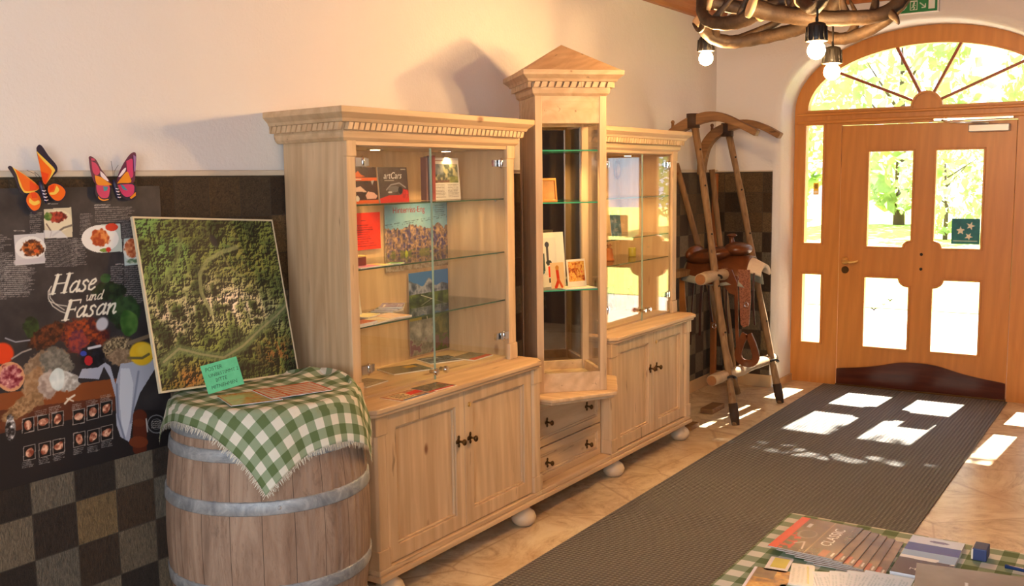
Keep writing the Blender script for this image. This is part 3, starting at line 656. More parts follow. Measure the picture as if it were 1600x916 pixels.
def pilaster(parent,x0,x1,y0,y1,z0,z1,label=None):
    """square post with chamfered shaft and plain blocks at head and foot"""
    m=MB(); c=.010
    w=[(x0,y0),(x1,y0),(x1,y1),(x0,y1)]
    cc=[(x0+c,y0+.0),(x1-c,y0),(x1,y0+c),(x1,y1),(x0,y1),(x0,y0+c)]
    m.prism(cc,'z',z0,z1); m.box(x0-.003,x1+.003,y0-.004,y1,z0,z0+.075); m.box(x0-.003,x1+.003,y0-.004,y1,z1-.075,z1)
    return m.build('pilaster',pine_z,parent,bevel=.003)
def foot(parent,x,y):
    m=MB(); m.lathe([(.018,0),(.040,.004),(.056,.022),(.060,.042),(.052,.064),(.036,.078),(.030,.084),(.030,.104)],(x,y,0),24); return m.build('bun_foot',turned,parent)
def base_cabinet(T,x0,x1,doors,keyx,wt):
    W_=wm(T); yF=-.50
    m=MB(); m.plate(rect(x0,x1,-.50,-.03),[rect(x0+.022,x1-.022,-.478,-.052)],'z',.135,.745)   # carcass ring
    m.box(x0+.02,x1-.02,-.48,-.05,.135,.155); m.build('carcass',pine_z,T,bevel=.002)
    m=MB(); m.box(x0-.012,x1+.006 if x1>5 else x1,-.548,-.03,.104,.126); m.box(x0-.004,x1,-.536,-.04,.126,.148); m.build('plinth',pine_x,T,bevel=.004)
    pilaster(T,x0-.002,x0+.062,-.532,-.47,.148,.742); pilaster(T,x1-.066,x1+.002,-.532,-.47,.148,.742)
    xm=doors; 
    a=framed_panel(T,'door',x0+.064,xm-.0015,.152,.740,-.522); b=framed_panel(T,'door',xm+.0015,x1-.068,.152,.740,-.522)
    sub(W_,a,knob_mb((xm-.048,-.522,.53)),'knob',old_brass); sub(W_,b,knob_mb((xm+.034,-.522,.528)),'knob',old_brass)
    m=MB(); m.lathe([(.010,0),(.010,-.003),(.006,-.004)],(xm+.034,-.522,.672),14,'y'); m.box(xm+.0325,xm+.0355,-.527,-.523,.664,.672); sub(W_,b,m,'keyhole_plate',brass)
    # worktop with chamfered front corners
    xl,xr=wt; c=.055; y0=-.560
    poly=[(xl+c*(.6),y0),(xr-c,y0),(xr,y0+c),(xr,-.022),(xl,-.022),(xl,y0+c*.6)]
    m=MB(); m.prism(poly,'z',.757,.777); m.prism(offset(poly,-.010),'z',.742,.757); m.build('worktop',pine_x,T,bevel=.005,seg=3)
    for x in (x0+.10,x1-.06 if x1>5 else x1-.10): foot(T,x,-.492); foot(T,x,-.09)
def vitrine(T,x0,x1,split,shelves,lights,gy=-.405,knobz=.822,grot=0,skew=0):
    xr_=x0+skew
    W_=wm(T); z0,z1=.777,1.765; t=.024
    m=MB(); m.prism([(x0,-.40),(x0+t,-.40),(xr_+t,-.022),(xr_,-.022)],'z',z0,z1); m.build('side_panel',pine_z,T,bevel=.002)
    m=MB(); m.box(x1-t,x1,-.40,-.022,z0,z1); m.build('side_panel',pine_z,T,bevel=.002)
    m=MB(); m.box(xr_+t-.002,x1-t,-.036,-.023,z0,z1); m.build('back_panel',pine_z,T)
    m=MB(); m.prism([(x0+t,-.392),(x1-t,-.392),(x1-t,-.036),(xr_+t,-.036)],'z',z1-.022,z1-.002); m.build('top_board',pine_x,T)
    m=MB(); m.prism([(x0+t,-.392),(x1-t,-.392),(x1-t,-.036),(xr_+t,-.036)],'z',z0,z0+.010); m.build('floor_board',pine_x,T)
    for a,b in((x0,x0+.048),(x1-.058,x1)):
        m=MB(); m.box(a,b,-.415,-.398,z0+.075,z1-.055); m.box(a-.004,b+.004,-.421,-.398,z0,z0+.075); m.box(a-.003,b+.003,-.419,-.398,z1-.06,z1); m.build('corner_stile',pine_z,T,bevel=.003)
    m=MB(); m.box(x0+.048,x1-.058,-.413,-.398,z1-.018,z1); m.build('head_rail',pine_x,T,bevel=.002)
    path=[(xr_-.012,-.003),(x0-.012,-.415),(x1+.008,-.415),(x1+.008,-.003)]
    crown(T,path,1.762,1.882)
    m=MB(); m.prism([(x0-.07,-.470),(x1+.066,-.470),(x1+.066,-.002),(xr_-.07,-.002)],'z',1.874,1.881); m.build('crown_top',pine_x,T)
    for z in shelves:
        m=MB(); m.prism([(x0+t+.009,-.372),(x1-t-.004,-.372),(x1-t-.004,-.040),(xr_+t+.003,-.040)],'z',z-.006,z); sh=m.build('glass_shelf',shelf_glass,T)
        m=MB(); m.box(x0+t+.009,x1-t-.004,-.3745,-.372,z-.006,z); sub(W_,sh,m,'cut_edge',edge_glass)
        for px,py in ((x0+t+skew*.17,-.33),(x0+t+skew*.84,-.07),(x1-t-.008,-.33),(x1-t-.008,-.07)):
            if 1: m=MB(); m.box(px,px+.008,py-.005,py+.005,z-.014,z-.006); m.build('shelf_pin',chrome,T)
    gx0,gx1=x0+.050,x1-.060
    for k,(a,b) in enumerate(((gx0,split-.0015),(split+.0015,gx1))):
        m=MB(); m.box(a,b,gy-.005,gy,z0+.004,z1-.022); g=m.build('glass_door',clear_glass,T); g.rotation_euler.z=math.radians(grot)
        e=split-.003 if k==0 else split+.0015
        m=MB(); m.box(e,e+.0015,gy-.0055,gy+.0005,z0+.004,z1-.022); sub(W_,g,m,'polished_edge',plain('polished_glass_edge',srgb(150,176,160),.15,var=.1))
        hx=a if k==0 else b
        for z in (.895,1.685):
            s_=1 if k==0 else -1
            m=MB(); m.box(min(hx,hx+s_*.060),max(hx,hx+s_*.060),gy-.010,gy-.0052,z-.017,z+.017); m.box(min(hx-s_*.004,hx+s_*.085),max(hx-s_*.004,hx+s_*.085),gy+.0005,gy+.016,z-.015,z+.015); m.lathe([(.010,-.006),(.010,.006)],(hx+s_*.040,gy+.010,z),12,'x'); m.ball((hx+s_*.040,gy-.008,z),(.008,.008,.024),8,6)
            sub(W_,g,m,'hinge',chrome,bevel=.001)
        kx=split-.034 if k==0 else split+.034
        m=MB(); m.lathe([(.009,0),(.008,-.016),(.013,-.022),(.015,-.034),(.010,-.040)],(kx,gy-.005,knobz),14,'y'); sub(W_,g,m,'knob',chrome)
    for x in lights:
        m=MB(); m.lathe([(.030,z1-.026),(.034,z1-.024),(.034,z1-.021),(.024,z1-.021)],(x,-.22,0),20); s_=m.build('spotlight',chrome,T)
        m=MB(); m.lathe([(.020,z1-.0268),(.020,z1-.0255)],(x,-.22,0),16); sub(W_,s_,m,'lamp_glass',lamp_glow)
        l=light('halogen_spot','SPOT',(x,-.22,z1-.035),18,(1,.60,.24),target=(x-.02,-.24,.7),size=.015); l.data.spot_size=math.radians(100); l.data.spot_blend=.6
C1=thing('display_cabinet','pale pine display cabinet nearest the barrel, glazed case of brochures above two doors','cabinet',(3.33,-.28,0))
base_cabinet(C1,2.742,3.905,3.312,None,(2.69,3.925))
vitrine(C1,2.756,3.878,3.265,(1.525,1.279,1.055),(3.14,3.62),skew=.066)
C2=thing('display_cabinet','pale pine display cabinet beyond the gabled tower, its glass doors mirroring the entrance','cabinet',(5.14,-.28,0))
base_cabinet(C2,4.612,5.650,5.150,None,(4.60,5.722))
vitrine(C2,4.69,5.695,5.232,(1.50,1.27,1.128),(4.9,5.42),gy=-.405,knobz=.845,grot=1.0)
# ---------------------------------------------------------------- the tower between them
TW=thing('display_tower','narrow pine display tower turned cornerwise under a pointed roof, with two drawers below','cabinet',(4.26,-.42,0)); WT=wm(TW)
m=MB(); m.plate(rect(3.925,4.596,-.455,-.03),[rect(3.945,4.576,-.43,-.05)],'z',.135,.552); m.box(3.94,4.6,-.44,-.04,.135,.15); m.build('carcass',pine_z,TW)
m=MB(); m.box(3.9052,4.5995,-.548,-.03,.104,.126); m.box(3.9052,4.6075,-.536,-.04,.126,.148); m.build('plinth',pine_x,TW,bevel=.004)
def drawer(z0,z1):
    m=MB(); x0,x1=3.935,4.600; st=.036; y=-.474
    m.plate(rect(x0,x1,z0,z1),[rect(x0+st,x1-st,z0+st,z1-st)],'y',y,y+.02); d=m.build('drawer',pine_x,TW,bevel=.003)
    m=MB(); r=rect(x0+st,x1-st,z0+st,z1-st); m.plate(r,[offset(r,-.011)],'y',y+.004,y+.014); sub(WT,d,m,'panel_moulding',pine_x,bevel=.003)
    m=MB(); m.box(x0+st-.003,x1-st+.003,y+.010,y+.018,z0+st-.003,z1-st+.003); sub(WT,d,m,'panel',pine_x)
    for x in (4.065,4.462): sub(WT,d,knob_mb((x,y+.010,(z0+z1)/2-.002),s=.95),'knob',old_brass)
drawer(.112+.036,.318); drawer(.324,.545)
def reg(cx,cy,d): return [(cx-d,cy),(cx,cy-d),(cx+d,cy),(cx,cy+d)]
shelfpoly=[(3.93,-.03),(3.93,-.575),(4.262,-.752),(4.596,-.572),(4.596,-.03)]
m=MB(); m.prism(shelfpoly,'z',.562,.581); m.prism(offset(shelfpoly,-.014),'z',.548,.562); m.build('ledge',pine_y,TW,bevel=.006,seg=3)
cx,cy,d=4.262,-.445,.246; A,B,Dd,C_=reg(cx,cy,d)
Z0,Z1=.581,2.005
def post(P0,w=.034):
    q=Vector((cx-P0[0],cy-P0[1])).normalized(); a=Vector((q.x+q.y,q.y-q.x)).normalized(); b=Vector((q.x-q.y,q.y+q.x)).normalized()
    p=Vector(P0); pts=[p,p+a*w,p+a*w+b*w,p+b*w]; m=MB(); m.prism([tuple(x) for x in pts],'z',Z0,Z1); return m.build('corner_post',pine_z,TW,bevel=.002)
for P0 in (A,B,C_,Dd): post(P0)
def rail(P0,P1,z0,z1,t=.022):
    p,q=Vector(P0),Vector(P1); dd=(q-p).normalized(); nn=Vector((-dd.y,dd.x)); 
    if nn.dot(Vector((cx,cy))-p)<0: nn=-nn
    p=p+dd*.032;q=q-dd*.032; p+=nn*.003;q+=nn*.003; m=MB(); m.prism([tuple(p),tuple(q),tuple(q+nn*t),tuple(p+nn*t)],'z',z0,z1); return m
for P0,P1 in ((A,B),(B,Dd),(Dd,C_),(C_,A)):
    rail(P0,P1,Z1-.135,Z1).build('head_rail',pine_x,TW,bevel=.002); rail(P0,P1,Z0,Z0+.095).build('foot_rail',pine_x,TW,bevel=.002)
rail(C_,A,Z0+.095,Z1-.135,.016).build('side_panel',pine_z,TW)
g=rail(A,B,Z0+.095,Z1-.135,.005).build('glass_door',clear_glass,TW)
rail(B,Dd,Z0+.095,Z1-.135,.005).build('glass_pane',clear_glass,TW)
rail(Dd,C_,Z0+.095,Z1-.135,.006).build('mirror_pane',mirror,TW)
fr=offset(reg(cx,cy,d-.036),0)
m=MB(); m.prism(reg(cx,cy,d-.02),'z',Z0,Z0+.05); m.build('floor_board',pine_x,TW)
m=MB(); m.prism(reg(cx,cy,d-.02),'z',Z1-.05,Z1-.03); m.build('top_board',pine_x,TW)
TS=[1.748,1.500,1.078]
for z in TS:
    m=MB(); q=reg(cx,cy,d-.048); m.prism(q,'z',z-.006,z); s_=m.build('glass_shelf',shelf_glass,TW)
    m=MB(); m.plate(offset(q,.0015),[q],'z',z-.006,z); sub(WT,s_,m,'cut_edge',plain('bright_green_glass_edge',srgb(70,170,130),.15,var=.2))
cp=[A,B,Dd,C_]; 
crown(TW,cp,1.998,2.112,closed=True,pitch=.034)
e=d+.068*1.414
m=MB(); m.prism(reg(cx,cy,e),'z',2.105,2.112)
lo=[m.v((x,y,2.112)) for x,y in reg(cx,cy,e-.012)]; ap=m.v((cx,cy,2.255))
for i in range(4): m.f([lo[i],lo[(i+1)%4],ap])
m.f(lo[::-1]); m.build('pyramid_roof',pine_x,TW)
m=MB(); m.lathe([(.022,Z1-.056),(.026,Z1-.053),(.026,Z1-.05)],(cx,cy,0),18); s_=m.build('spotlight',chrome,TW)
m=MB(); m.lathe([(.016,Z1-.057),(.016,Z1-.0555)],(cx,cy,0),14); sub(WT,s_,m,'lamp_glass',lamp_glow)
l=light('halogen_spot','SPOT',(cx,cy,Z1-.065),55,(1,.62,.26),target=(cx,cy,.5),size=.012); l.data.spot_size=math.radians(80); l.data.spot_blend=.6
# ================================================================ BARREL, CLOTH, RELIEF MAP
BX,BY=2.36,-.372; BH=.895
def rb(z): return .300+.048*math.sin(PI*min(max(z/BH,0),1))
oak=Mat('weathered_oak_staves'); v=oak.coords('Object',(1,1,.16)); sx=oak.node('ShaderNodeSeparateXYZ'); tc=oak.node('ShaderNodeTexCoord'); oak.link(tc.outputs['Object'],sx.inputs[0])
ang=oak.math('ARCTAN2',sx.outputs[1],sx.outputs[0]); st=oak.math('FLOOR',oak.math('MULTIPLY',ang,21/(2*PI)))
wn=oak.node('ShaderNodeTexWhiteNoise'); wn.noise_dimensions='1D'; oak.link(st,wn.inputs['W'])
n1=oak.noise(v,16,6,.7,.8); n2=oak.noise(v,70,5,.7); c=oak.ramp(n1,[(.28,srgb(112,92,78)),(.5,srgb(150,128,110)),(.75,srgb(180,160,140))])
c=oak.mix(oak.math('MULTIPLY',wn.outputs[0],.35),c,srgb(146,112,84)); c=oak.mix(oak.ramp(n2,[(.30,.55),(.44,0)]),c,srgb(100,78,62))
fr_=oak.math('ABSOLUTE',oak.math('SUBTRACT',oak.math('FRACT',oak.math('MULTIPLY',ang,21/(2*PI))),.5)); c=oak.mix(oak.ramp(fr_,[(.485,0),(.495,.85)]),c,srgb(52,40,32)); bl=oak.noise(oak.coords('Object',(1,1,.5)),7,5,.8,1); c=oak.mix(oak.ramp(bl,[(.28,.6),(.42,0)]),c,srgb(84,70,60))
oak.color(c); oak.set(Roughness=.85); oak.bump(n2,.5,.003)
galv=Mat('dull_galvanised_hoop'); v=galv.coords('Object'); n=galv.noise(v,14,6,.7,1); galv.color(galv.ramp(n,[(.3,srgb(116,124,130)),(.55,srgb(164,170,174)),(.75,srgb(206,210,210))])); galv.set(Metallic=.35,Roughness=.55); galv.bump(galv.noise(v,60,4),.2,.002)
BA=thing('wooden_barrel','large weathered oak barrel with grey metal hoops standing beside the left cabinet','barrel',(BX,BY,0)); BM=wm(BA)
m=MB(); NS=21; K=10; rings=[]
for j in range(31):
    z=BH*j/30; r=rb(z); ring=[]
    for s_ in range(NS):
        for k in range(K):
            a=2*PI*(s_+k/K)/NS-PI; g=.006 if k==0 else 0; fl=math.cos(PI/NS)/math.cos((k/K-.5)*2*PI/NS); ring.append(m.v((BX+(r*(.4+.6*fl)-g)*math.cos(a),BY+(r*(.4+.6*fl)-g)*math.sin(a),z)))
    rings.append(ring)
for A_,B_ in zip(rings[:-1],rings[1:]):
    n=len(A_)
    for i in range(n): m.f([A_[i],A_[(i+1)%n],B_[(i+1)%n],B_[i]],True)
inner=[m.v((v.co.x*.93+BX*.07,v.co.y*.93+BY*.07,BH)) for v in rings[-1]]; low=[m.v((v.co.x,v.co.y,BH-.03)) for v in inner]
n=len(inner)
for i in range(n): m.f([rings[-1][i],rings[-1][(i+1)%n],inner[(i+1)%n],inner[i]]); m.f([inner[i],inner[(i+1)%n],low[(i+1)%n],low[i]])
m.f(rings[0][::-1]); m.build('staves',oak.m,BA)
m=MB(); m.lathe([(.275,BH-.045),(.275,BH-.028)],(BX,BY,0),40); m.build('barrel_head',oak.m,BA)
for z0,z1 in ((.002,.09),(.125,.165),(.288,.332),(.568,.612),(.735,.775),(.803,.893)):
    m=MB(); zz=[z0,z0+.003,(z0+z1)/2,z1-.003,z1]; m.lathe([(rb(z0)-.004,z0)]+[(rb(z)+(.004 if 0<i<4 else .002),z) for i,z in enumerate(zz)]+[(rb(z1)-.004,z1)],(BX,BY,0),64); m.build('hoop',galv.m,BA)
m=MB(); m.ball((BX-.21,BY-.27,.59),(.008,.008,.008),8,6); m.build('rivet',galv.m,BA)
# the cloth draped cornerwise over the barrel
FD=Vector((-.676,-.737)); RD=Vector((.737,-.676))    # towards the viewer's side / to the right of it
def cloth_pos(p,q):
    """p along FD, q along RD (metres on the cloth, barrel axis at 0,0)"""
    r=math.hypot(p,q); th=math.atan2(q,p); R=.312; zt=BH+.007
    ux,uy=(p/r,q/r) if r>1e-6 else (0,0); bend=.022; fold=math.sin(th*7+1.3)*.6+math.sin(th*13+.4)*.4
    if r<R-bend:
        z=zt; rr=r
        hump=max(0,1-((th-2.2)/.8)**2)*max(0,(r-.12)/.16); z+=.030*hump*(.6+.4*math.sin(q*38+p*20))+.004*math.sin(p*31)*math.sin(q*27)*min(1,r/.2)
    else:
        s=r-(R-bend); L=bend*PI/2
        if s<L: a=s/bend; rr=R-bend+bend*math.sin(a); z=zt-bend*(1-math.cos(a))
        else:
            d=s-L; z=zt-bend-d; rr=R+.003+max(0,rb(z)-rb(BH))+.003
        k=min(1,s/.14); rr+=k*(.012+.013*fold)+.004*k; 
        hump=max(0,1-((th-2.2)/.8)**2); z+=.030*hump*max(0,1-s/.06)
    w_=FD*(ux*rr)+RD*(uy*rr); return Vector((BX+w_.x,BY+w_.y,z))
HS=.350; OFF=.042; N=110; CR=math.radians(45-8)
def sheet(posf,us,vs,name,mat,parent,uvscale=1,thick=.0016,uv0=(0,0)):
    bm=bmesh.new(); uvl=bm.loops.layers.uv.new('UVMap'); g=[[bm.verts.new(posf(u,v_)) for v_ in vs] for u in us]; uvd={}
    for i,u in enumerate(us):
        for j,v_ in enumerate(vs): uvd[g[i][j]]=(u+uv0[0],v_+uv0[1])
    for i in range(len(us)-1):
        for j in range(len(vs)-1):
            f=bm.faces.new([g[i][j],g[i+1][j],g[i+1][j+1],g[i][j+1]]); f.smooth=True
            for l in f.loops: l[uvl].uv=uvd[l.vert]
    bmesh.ops.recalc_face_normals(bm,faces=bm.faces)
    if wm(parent) is not None: bm.transform(wm(parent).inverted())
    me=bpy.data.meshes.new(name); bm.to_mesh(me); bm.free(); me.materials.append(mat); o=bpy.data.objects.new(name,me); COL.objects.link(o); o.parent=parent; LOCM[o.name]=wm(parent)
    s=o.modifiers.new('solid','SOLIDIFY'); s.thickness=thick; s.offset=0; return o
CL=thing('gingham_cloth','green and white gingham cloth draped cornerwise over the barrel top','cloth',(BX,BY,BH)); 
def rotpos(u,v_):   # cloth axes at 45 degrees to the viewing direction
    p=u*math.cos(CR)+v_*math.sin(CR)+OFF; q=u*math.sin(CR)-v_*math.cos(CR)+.030; return cloth_pos(p,q)
us=np.linspace(-HS,HS,N); sheet(rotpos,np.linspace(-HS,HS+.035,N),us,'cloth_sheet',gingham,CL,uv0=(.4,.4))
def fringe(posf,edges,parent,L=.018,step=.0035,seed=1):
    rr=random.Random(seed); m=MB()
    for (a,b,out) in edges:
        a,b,out=Vector(a),Vector(b),Vector(out); n=int((b-a).length/step)
        for i in range(n):
            c=a+(b-a)*((i+rr.random())/n); l=L*(.6+.7*rr.random()); j=(b-a).normalized()*rr.uniform(-.35,.35)*l; t=(b-a).normalized()*.0011
            P0,P1=posf(*(c-t)),posf(*(c+t)); P2,P3=posf(*(c+out*l+j+t*.6)),posf(*(c+out*l+j-t*.6)); w_=Vector((rr.uniform(-.002,.002),rr.uniform(-.002,.002),0))
            m.quad(P0,P1,P2+w_,P3+w_)
    m.build('fringe',fringe_mat,parent,normals=False)
h=HS; k_=h+.035; E_=[((-h,-h),(k_,-h),(0,-1)),((k_,-h),(k_,h),(1,0)),((k_,h),(-h,h),(0,1)),((-h,h),(-h,-h),(-1,0))]
fringe(rotpos,E_,CL)
# leaflets on the barrel top
def top_leaf(cx,cy,ang,w,h,z,draw,label,group='leaflets on the barrel cloth',th=.002):
    P=Pic(w,h,70,(230,225,210)); draw(P,w,h); r=Vector((math.cos(ang),math.sin(ang),0)); u=Vector((-math.sin(ang),math.cos(ang),0)); o=Vector((cx,cy,z))-r*w/2-u*h/2
    ob=P.mesh('leaflet',print_gloss,None,o,r,u,th); return tag(ob,label,'leaflet',group)
def d_grid(P,w,h):
    P.tex(0,0,w,h,[(0,(196,176,150)),(.6,(214,196,170)),(1,(170,168,170))],12)
    for k in range(6): P.stroke([(w*.1,h*(.12+.15*k)),(w*.92,h*(.18+.15*k))],.007,(212,84,36))
    P.stroke([(.004,.004),(w-.004,.004),(w-.004,h-.004),(.004,h-.004),(.004,.004)],.007,(206,70,28)); P.stroke([(w*.3,0),(w*.3,h)],.006,(206,90,50))
def d_green(P,w,h):
    P.tex(0,0,w,h,[(0,(150,140,80)),(.5,(186,170,104)),(1,(196,120,60))],9); P.stroke([(.004,.004),(w-.004,.004),(w-.004,h-.004),(.004,h-.004),(.004,.004)],.005,(190,86,50)); P.rect(w*.1,h*.55,w*.6,h*.8,(176,176,110))
top_leaf(2.375,-.485,-.35,.22,.17,BH+.016,d_grid,'orange and beige striped leaflet on the cloth, nearest the front of the barrel')
top_leaf(2.225,-.44,-.45,.17,.18,BH+.0135,d_green,'yellow-green leaflet on the cloth under the teal note')
# the relief map board leaning on the wall
P=Pic(.612,.600,330,(60,74,40)); W_,H_=P.W,P.H; X,Y=P.X/W_,P.Y/H_
F1=fbm(P.nx,P.ny,5,6); F2=fbm(P.nx,P.ny,11,6,True); F3=fbm(P.nx,P.ny,28,5,True); F4=fbm(P.nx,P.ny,50,3)
def lerp(a,b,t): return np.array(a)/255.*(1-t[...,None])+np.array(b)/255.*t[...,None]
S=lambda x,a,b: np.clip((x-a)/(b-a),0,1)
hf=F2*.9+F3*.55+F4*.22+F1*.8; gy_,gx_=np.gradient(hf); hs=np.clip(.5+(gx_*-1.0+gy_*1.0)*26,0,1)
base=lerp((30,44,28),(104,118,54),S(F2*.5+F1*.5,.35,.7)); P.a=base
gmask=S(F1,.44,.6)*S(Y,.5,.8)*S(1-X,.2,.7)*.75; P.a=P.a*(1-gmask[...,None])+gmask[...,None]*np.array((88,132,70))/255.
def blend(mk,c): P.a=P.a*(1-mk[...,None])+mk[...,None]*np.array(c)/255.
blend(S(F2+.2*F1,.62,.92)*np.exp(-(((Y-(.43+.07*np.sin(X*4)))/.15)**2))*np.exp(-(((X-.55)/.36)**2))*1.0,(206,194,176))
blend(S(F2,.55,.85)*np.exp(-(((X-.12)/.16)**2+((Y-.38)/.18)**2))*.9,(188,172,152))
blend(S(F4,.35,.6)*np.exp(-(((X-.75)/.3)**2+((Y-.75)/.2)**2))*.45,(140,124,60))
blend(S(F1,.4,.6)*np.exp(-(((X-.18)/.2)**2+((Y-.05)/.08)**2)),(150,100,48)); blend(S(F4,.35,.6)*np.exp(-(((X-.86)/.14)**2+((Y-.15)/.09)**2))*.8,(158,98,50))
P.a=P.a*(.28+1.0*hs)[...,None]
V_=[(.05,.17),(.16,.235),(.30,.19),(.45,.155),(.6,.21),(.75,.30),(.9,.38),(.99,.44)]
P.stroke([(a*W_,b*H_) for a,b in V_],.034,(104,122,78),.75,.012); P.stroke([(a*W_,b*H_) for a,b in V_],.008,(160,158,120),.7)
V2=[(.42,.42),(.37,.55),(.38,.66),(.45,.74),(.56,.79),(.68,.82)]; P.stroke([(a*W_,b*H_) for a,b in V2],.016,(150,160,110),.75,.004); P.stroke([(.56*W_,.79*H_),(.60*W_,.70*H_),(.70*W_,.62*H_)],.008,(150,150,100),.6)
V3=[(.14,.62),(.24,.74),(.30,.90)]; P.stroke([(a*W_,b*H_) for a,b in V3],.02,(120,134,84),.6,.01); P.ell(.52*W_,.86*H_,.014,.024,(22,28,42),.4,1,.4)
b_=.006; fr_=(P.X<b_)|(P.X>W_-b_)|(P.Y<b_)|(P.Y>H_-b_); P.put(fr_,(214,204,172))
o=Vector((2.058,-.205,.928)); u=Vector((2.096-2.058,.15,.574)); r=Vector((1,-.012,-.012)); r=(r-u.normalized()*r.dot(u.normalized()))
MP=P.mesh('relief_map_board',print_matte,None,o,r,u,.012,edge=(206,198,170)); tag(MP,'square satellite relief map on a board leaning against the wall on the barrel','map')
# teal note in front of the map
P=Pic(.135,.098,150,(92,200,152)); P.tex(0,0,.135,.098,[(0,(84,192,144)),(1,(100,208,160))],6)
for t_,x,y,s_ in (('POSTER',.012,.074,.018),('UNBESTIMMT 2',.018,.053,.0165),('BITTE',.038,.033,.017),('MITNEHMEN',.016,.012,.017)): P.text(t_,x,y,s_,(20,70,60),.1)
n_=Vector((.10,-.35,.0)); u=Vector((-.05,.30,.95)); r=Vector((.97,-.22,.06)); r=r-u.normalized()*r.dot(u.normalized())
tag(P.mesh('handwritten_note',print_matte,None,(2.170,-.305,.914),r,u,.0006,edge=(92,200,152)),'teal paper note with dark handwriting standing before the map','note')
# ================================================================ POSTER WITH HARE AND PHEASANT
P=Pic(.638,.917,350,(52,50,52)); GX,GY=P.X.copy(),P.Y.copy()
Hm=np.linalg.inv(np.array([[0.0019133558387175302,-0.00014168520653436913,0.12022627100969102],[-0.0005263782984548087,-0.0019277024328931537,1.4754128971875389],[-0.0005401910468302308,-3.41195397900107e-05,1.0]]))
q=np.einsum('ij,jhw->ihw',Hm,np.stack([GX,GY,np.ones_like(GX)])); P.X,P.Y=q[0]/q[2],q[1]/q[2]; P.W=380; P.H=560   # layout sheet of the printed art
nz=fbm(P.nx,P.ny,10,4); P.a=lerp((44,42,46),(70,66,66),S(nz,.3,.8))*1.0; P.put(P.Y>640,(18,14,14),.9)
dark=np.clip((P.Y-455)/120,0,1); P.put(dark,(34,30,34),.55)
TXT=(176,172,168)
def para(x0,y0,x1,y1,al=.55,rag=.2,pitch=3.1,slope=-.02):
    rr=np.random.RandomState(abs(int(x0*7+y0))); Yr=P.Y-(P.X-x0)*slope; y=y0
    while y<y1:
        e=x1-(x1-x0)*rag*rr.rand(); mk=(P.X>=x0)&(P.X<=e)&(Yr>=y)&(Yr<y+pitch*.5)&(rr.rand(*P.X.shape)>.25); P.put(mk,TXT,al); y+=pitch
for a in ((42,332,62,372),(-60,368,16,470),(66,375,130,418),(120,334,141,368),(144,324,212,348),(186,348,206,376),(108,372,132,414),(168,416,190,452),(190,416,222,474),(-60,408,52,466),(2,400,50,462)): para(*a,rag=.25)
para(70,318,90,321,.9); para(17,360,35,363,.9); para(143,320,170,324,.95); para(176,412,190,415,.9)
def quadp(p,c): P.poly(p,c)
quadp([(64,327),(107,324),(109,370),(66,373)],(214,206,176)); P.ell(86,345,22,17,(230,222,190),al=1); 
P.fur(84,339,15,9,(90,24,20),(190,70,50),0,80); P.fur(71,338,6,6,(70,110,40),(150,160,80),0,60); P.stroke([(68,350),(76,362),(74,370)],1.6,(80,50,40)); P.stroke([(78,368),(95,356),(108,352)],3,(120,110,96)); P.put((P.X>64)&(P.X<109)&(P.Y>360)&(P.Y<372)&(P.X-P.Y*1.0<-270),(220,222,226),.8)
quadp([(17,367),(64,364),(66,411),(20,415)],(206,206,206)); P.ell(43,387,24,18,(232,232,228)); P.fur(46,388,18,12.5,(70,34,20),(216,120,50),0,80); P.ell(52,392,4,2.6,(214,90,40)); P.stroke([(20,410),(64,405)],7,(200,196,200),.8)
quadp([(143,352),(183,349),(187,393),(147,395)],(196,208,200)); P.ell(152,373,29,21,(238,238,232)); P.fur(152,371,15,13,(170,66,26),(232,150,80),0,60); P.ell(170,355,10,6,(206,58,34)); P.ell(160,391,9,3,(120,150,60)); P.ell(165,390,4,4,(200,50,40))
quadp([(189,373),(230,370),(232,412),(190,415)],(190,206,204)); P.ell(202,390,14,17,(226,226,220)); P.fur(201,388,11,14,(176,84,50),(230,160,110),0,60); P.fur(204,408,12,4,(80,110,80),(200,210,190),0,60)
# still life: leaves, birds, hare, fruit, cloth on a table
P.fur(165,455,26,14,(24,34,22),(44,66,36),0,30); P.fur(190,486,26,26,(20,34,22),(52,80,44),0,20); P.fur(198,504,14,20,(44,84,32),(90,130,60),0,14); P.fur(45,512,13,16,(24,38,18),(60,84,36),0,30); P.fur(160,435,9,8,(30,60,30),(60,96,50),0,30)
P.fur(72,524,34,17,(44,22,14),(112,56,28),-.5,70); P.fur(128,526,36,30,(66,26,30),(168,72,30),.1,60); P.fur(118,534,16,18,(80,34,60),(150,60,50),0,60); P.ell(155,506,9,11,(196,198,206),.5,soft=.3)
P.fur(180,544,26,19,(60,50,38),(188,168,128),-.2,120); P.fur(186,558,22,14,(120,98,76),(160,136,108),0,80); P.stroke([(196,536),(236,522)],6,(120,104,84))
P.put((P.Y>606-(P.X-60)*.13)&(P.Y<640-(P.X)*.12)&(P.X<178),(136,70,28),.95); P.tex(-80,-80,-79,-79,[(0,(0,0,0)),(1,(1,1,1))])
P.fur(140,556,18,20,(14,14,20),(34,34,44),0,60); P.ell(126,552,5,4,(50,70,170)); P.ell(134,563,6.5,7.5,(176,30,40)); P.stroke([(134,544),(152,540)],4,(206,208,214))
P.poly([(118,590),(124,576),(148,574),(160,566),(168,572),(176,600),(184,568),(236,560),(240,572),(214,614),(205,640),(198,690),(184,682),(178,664),(176,620),(168,590),(158,572),(150,592)],(168,174,192))
P.poly([(184,575),(198,575),(204,600),(200,650),(192,684),(186,670),(182,620)],(200,206,218)); P.stroke([(178,600),(180,650),(190,684)],3,(120,128,150)); P.stroke([(212,580),(206,620),(200,660)],3,(130,136,156))
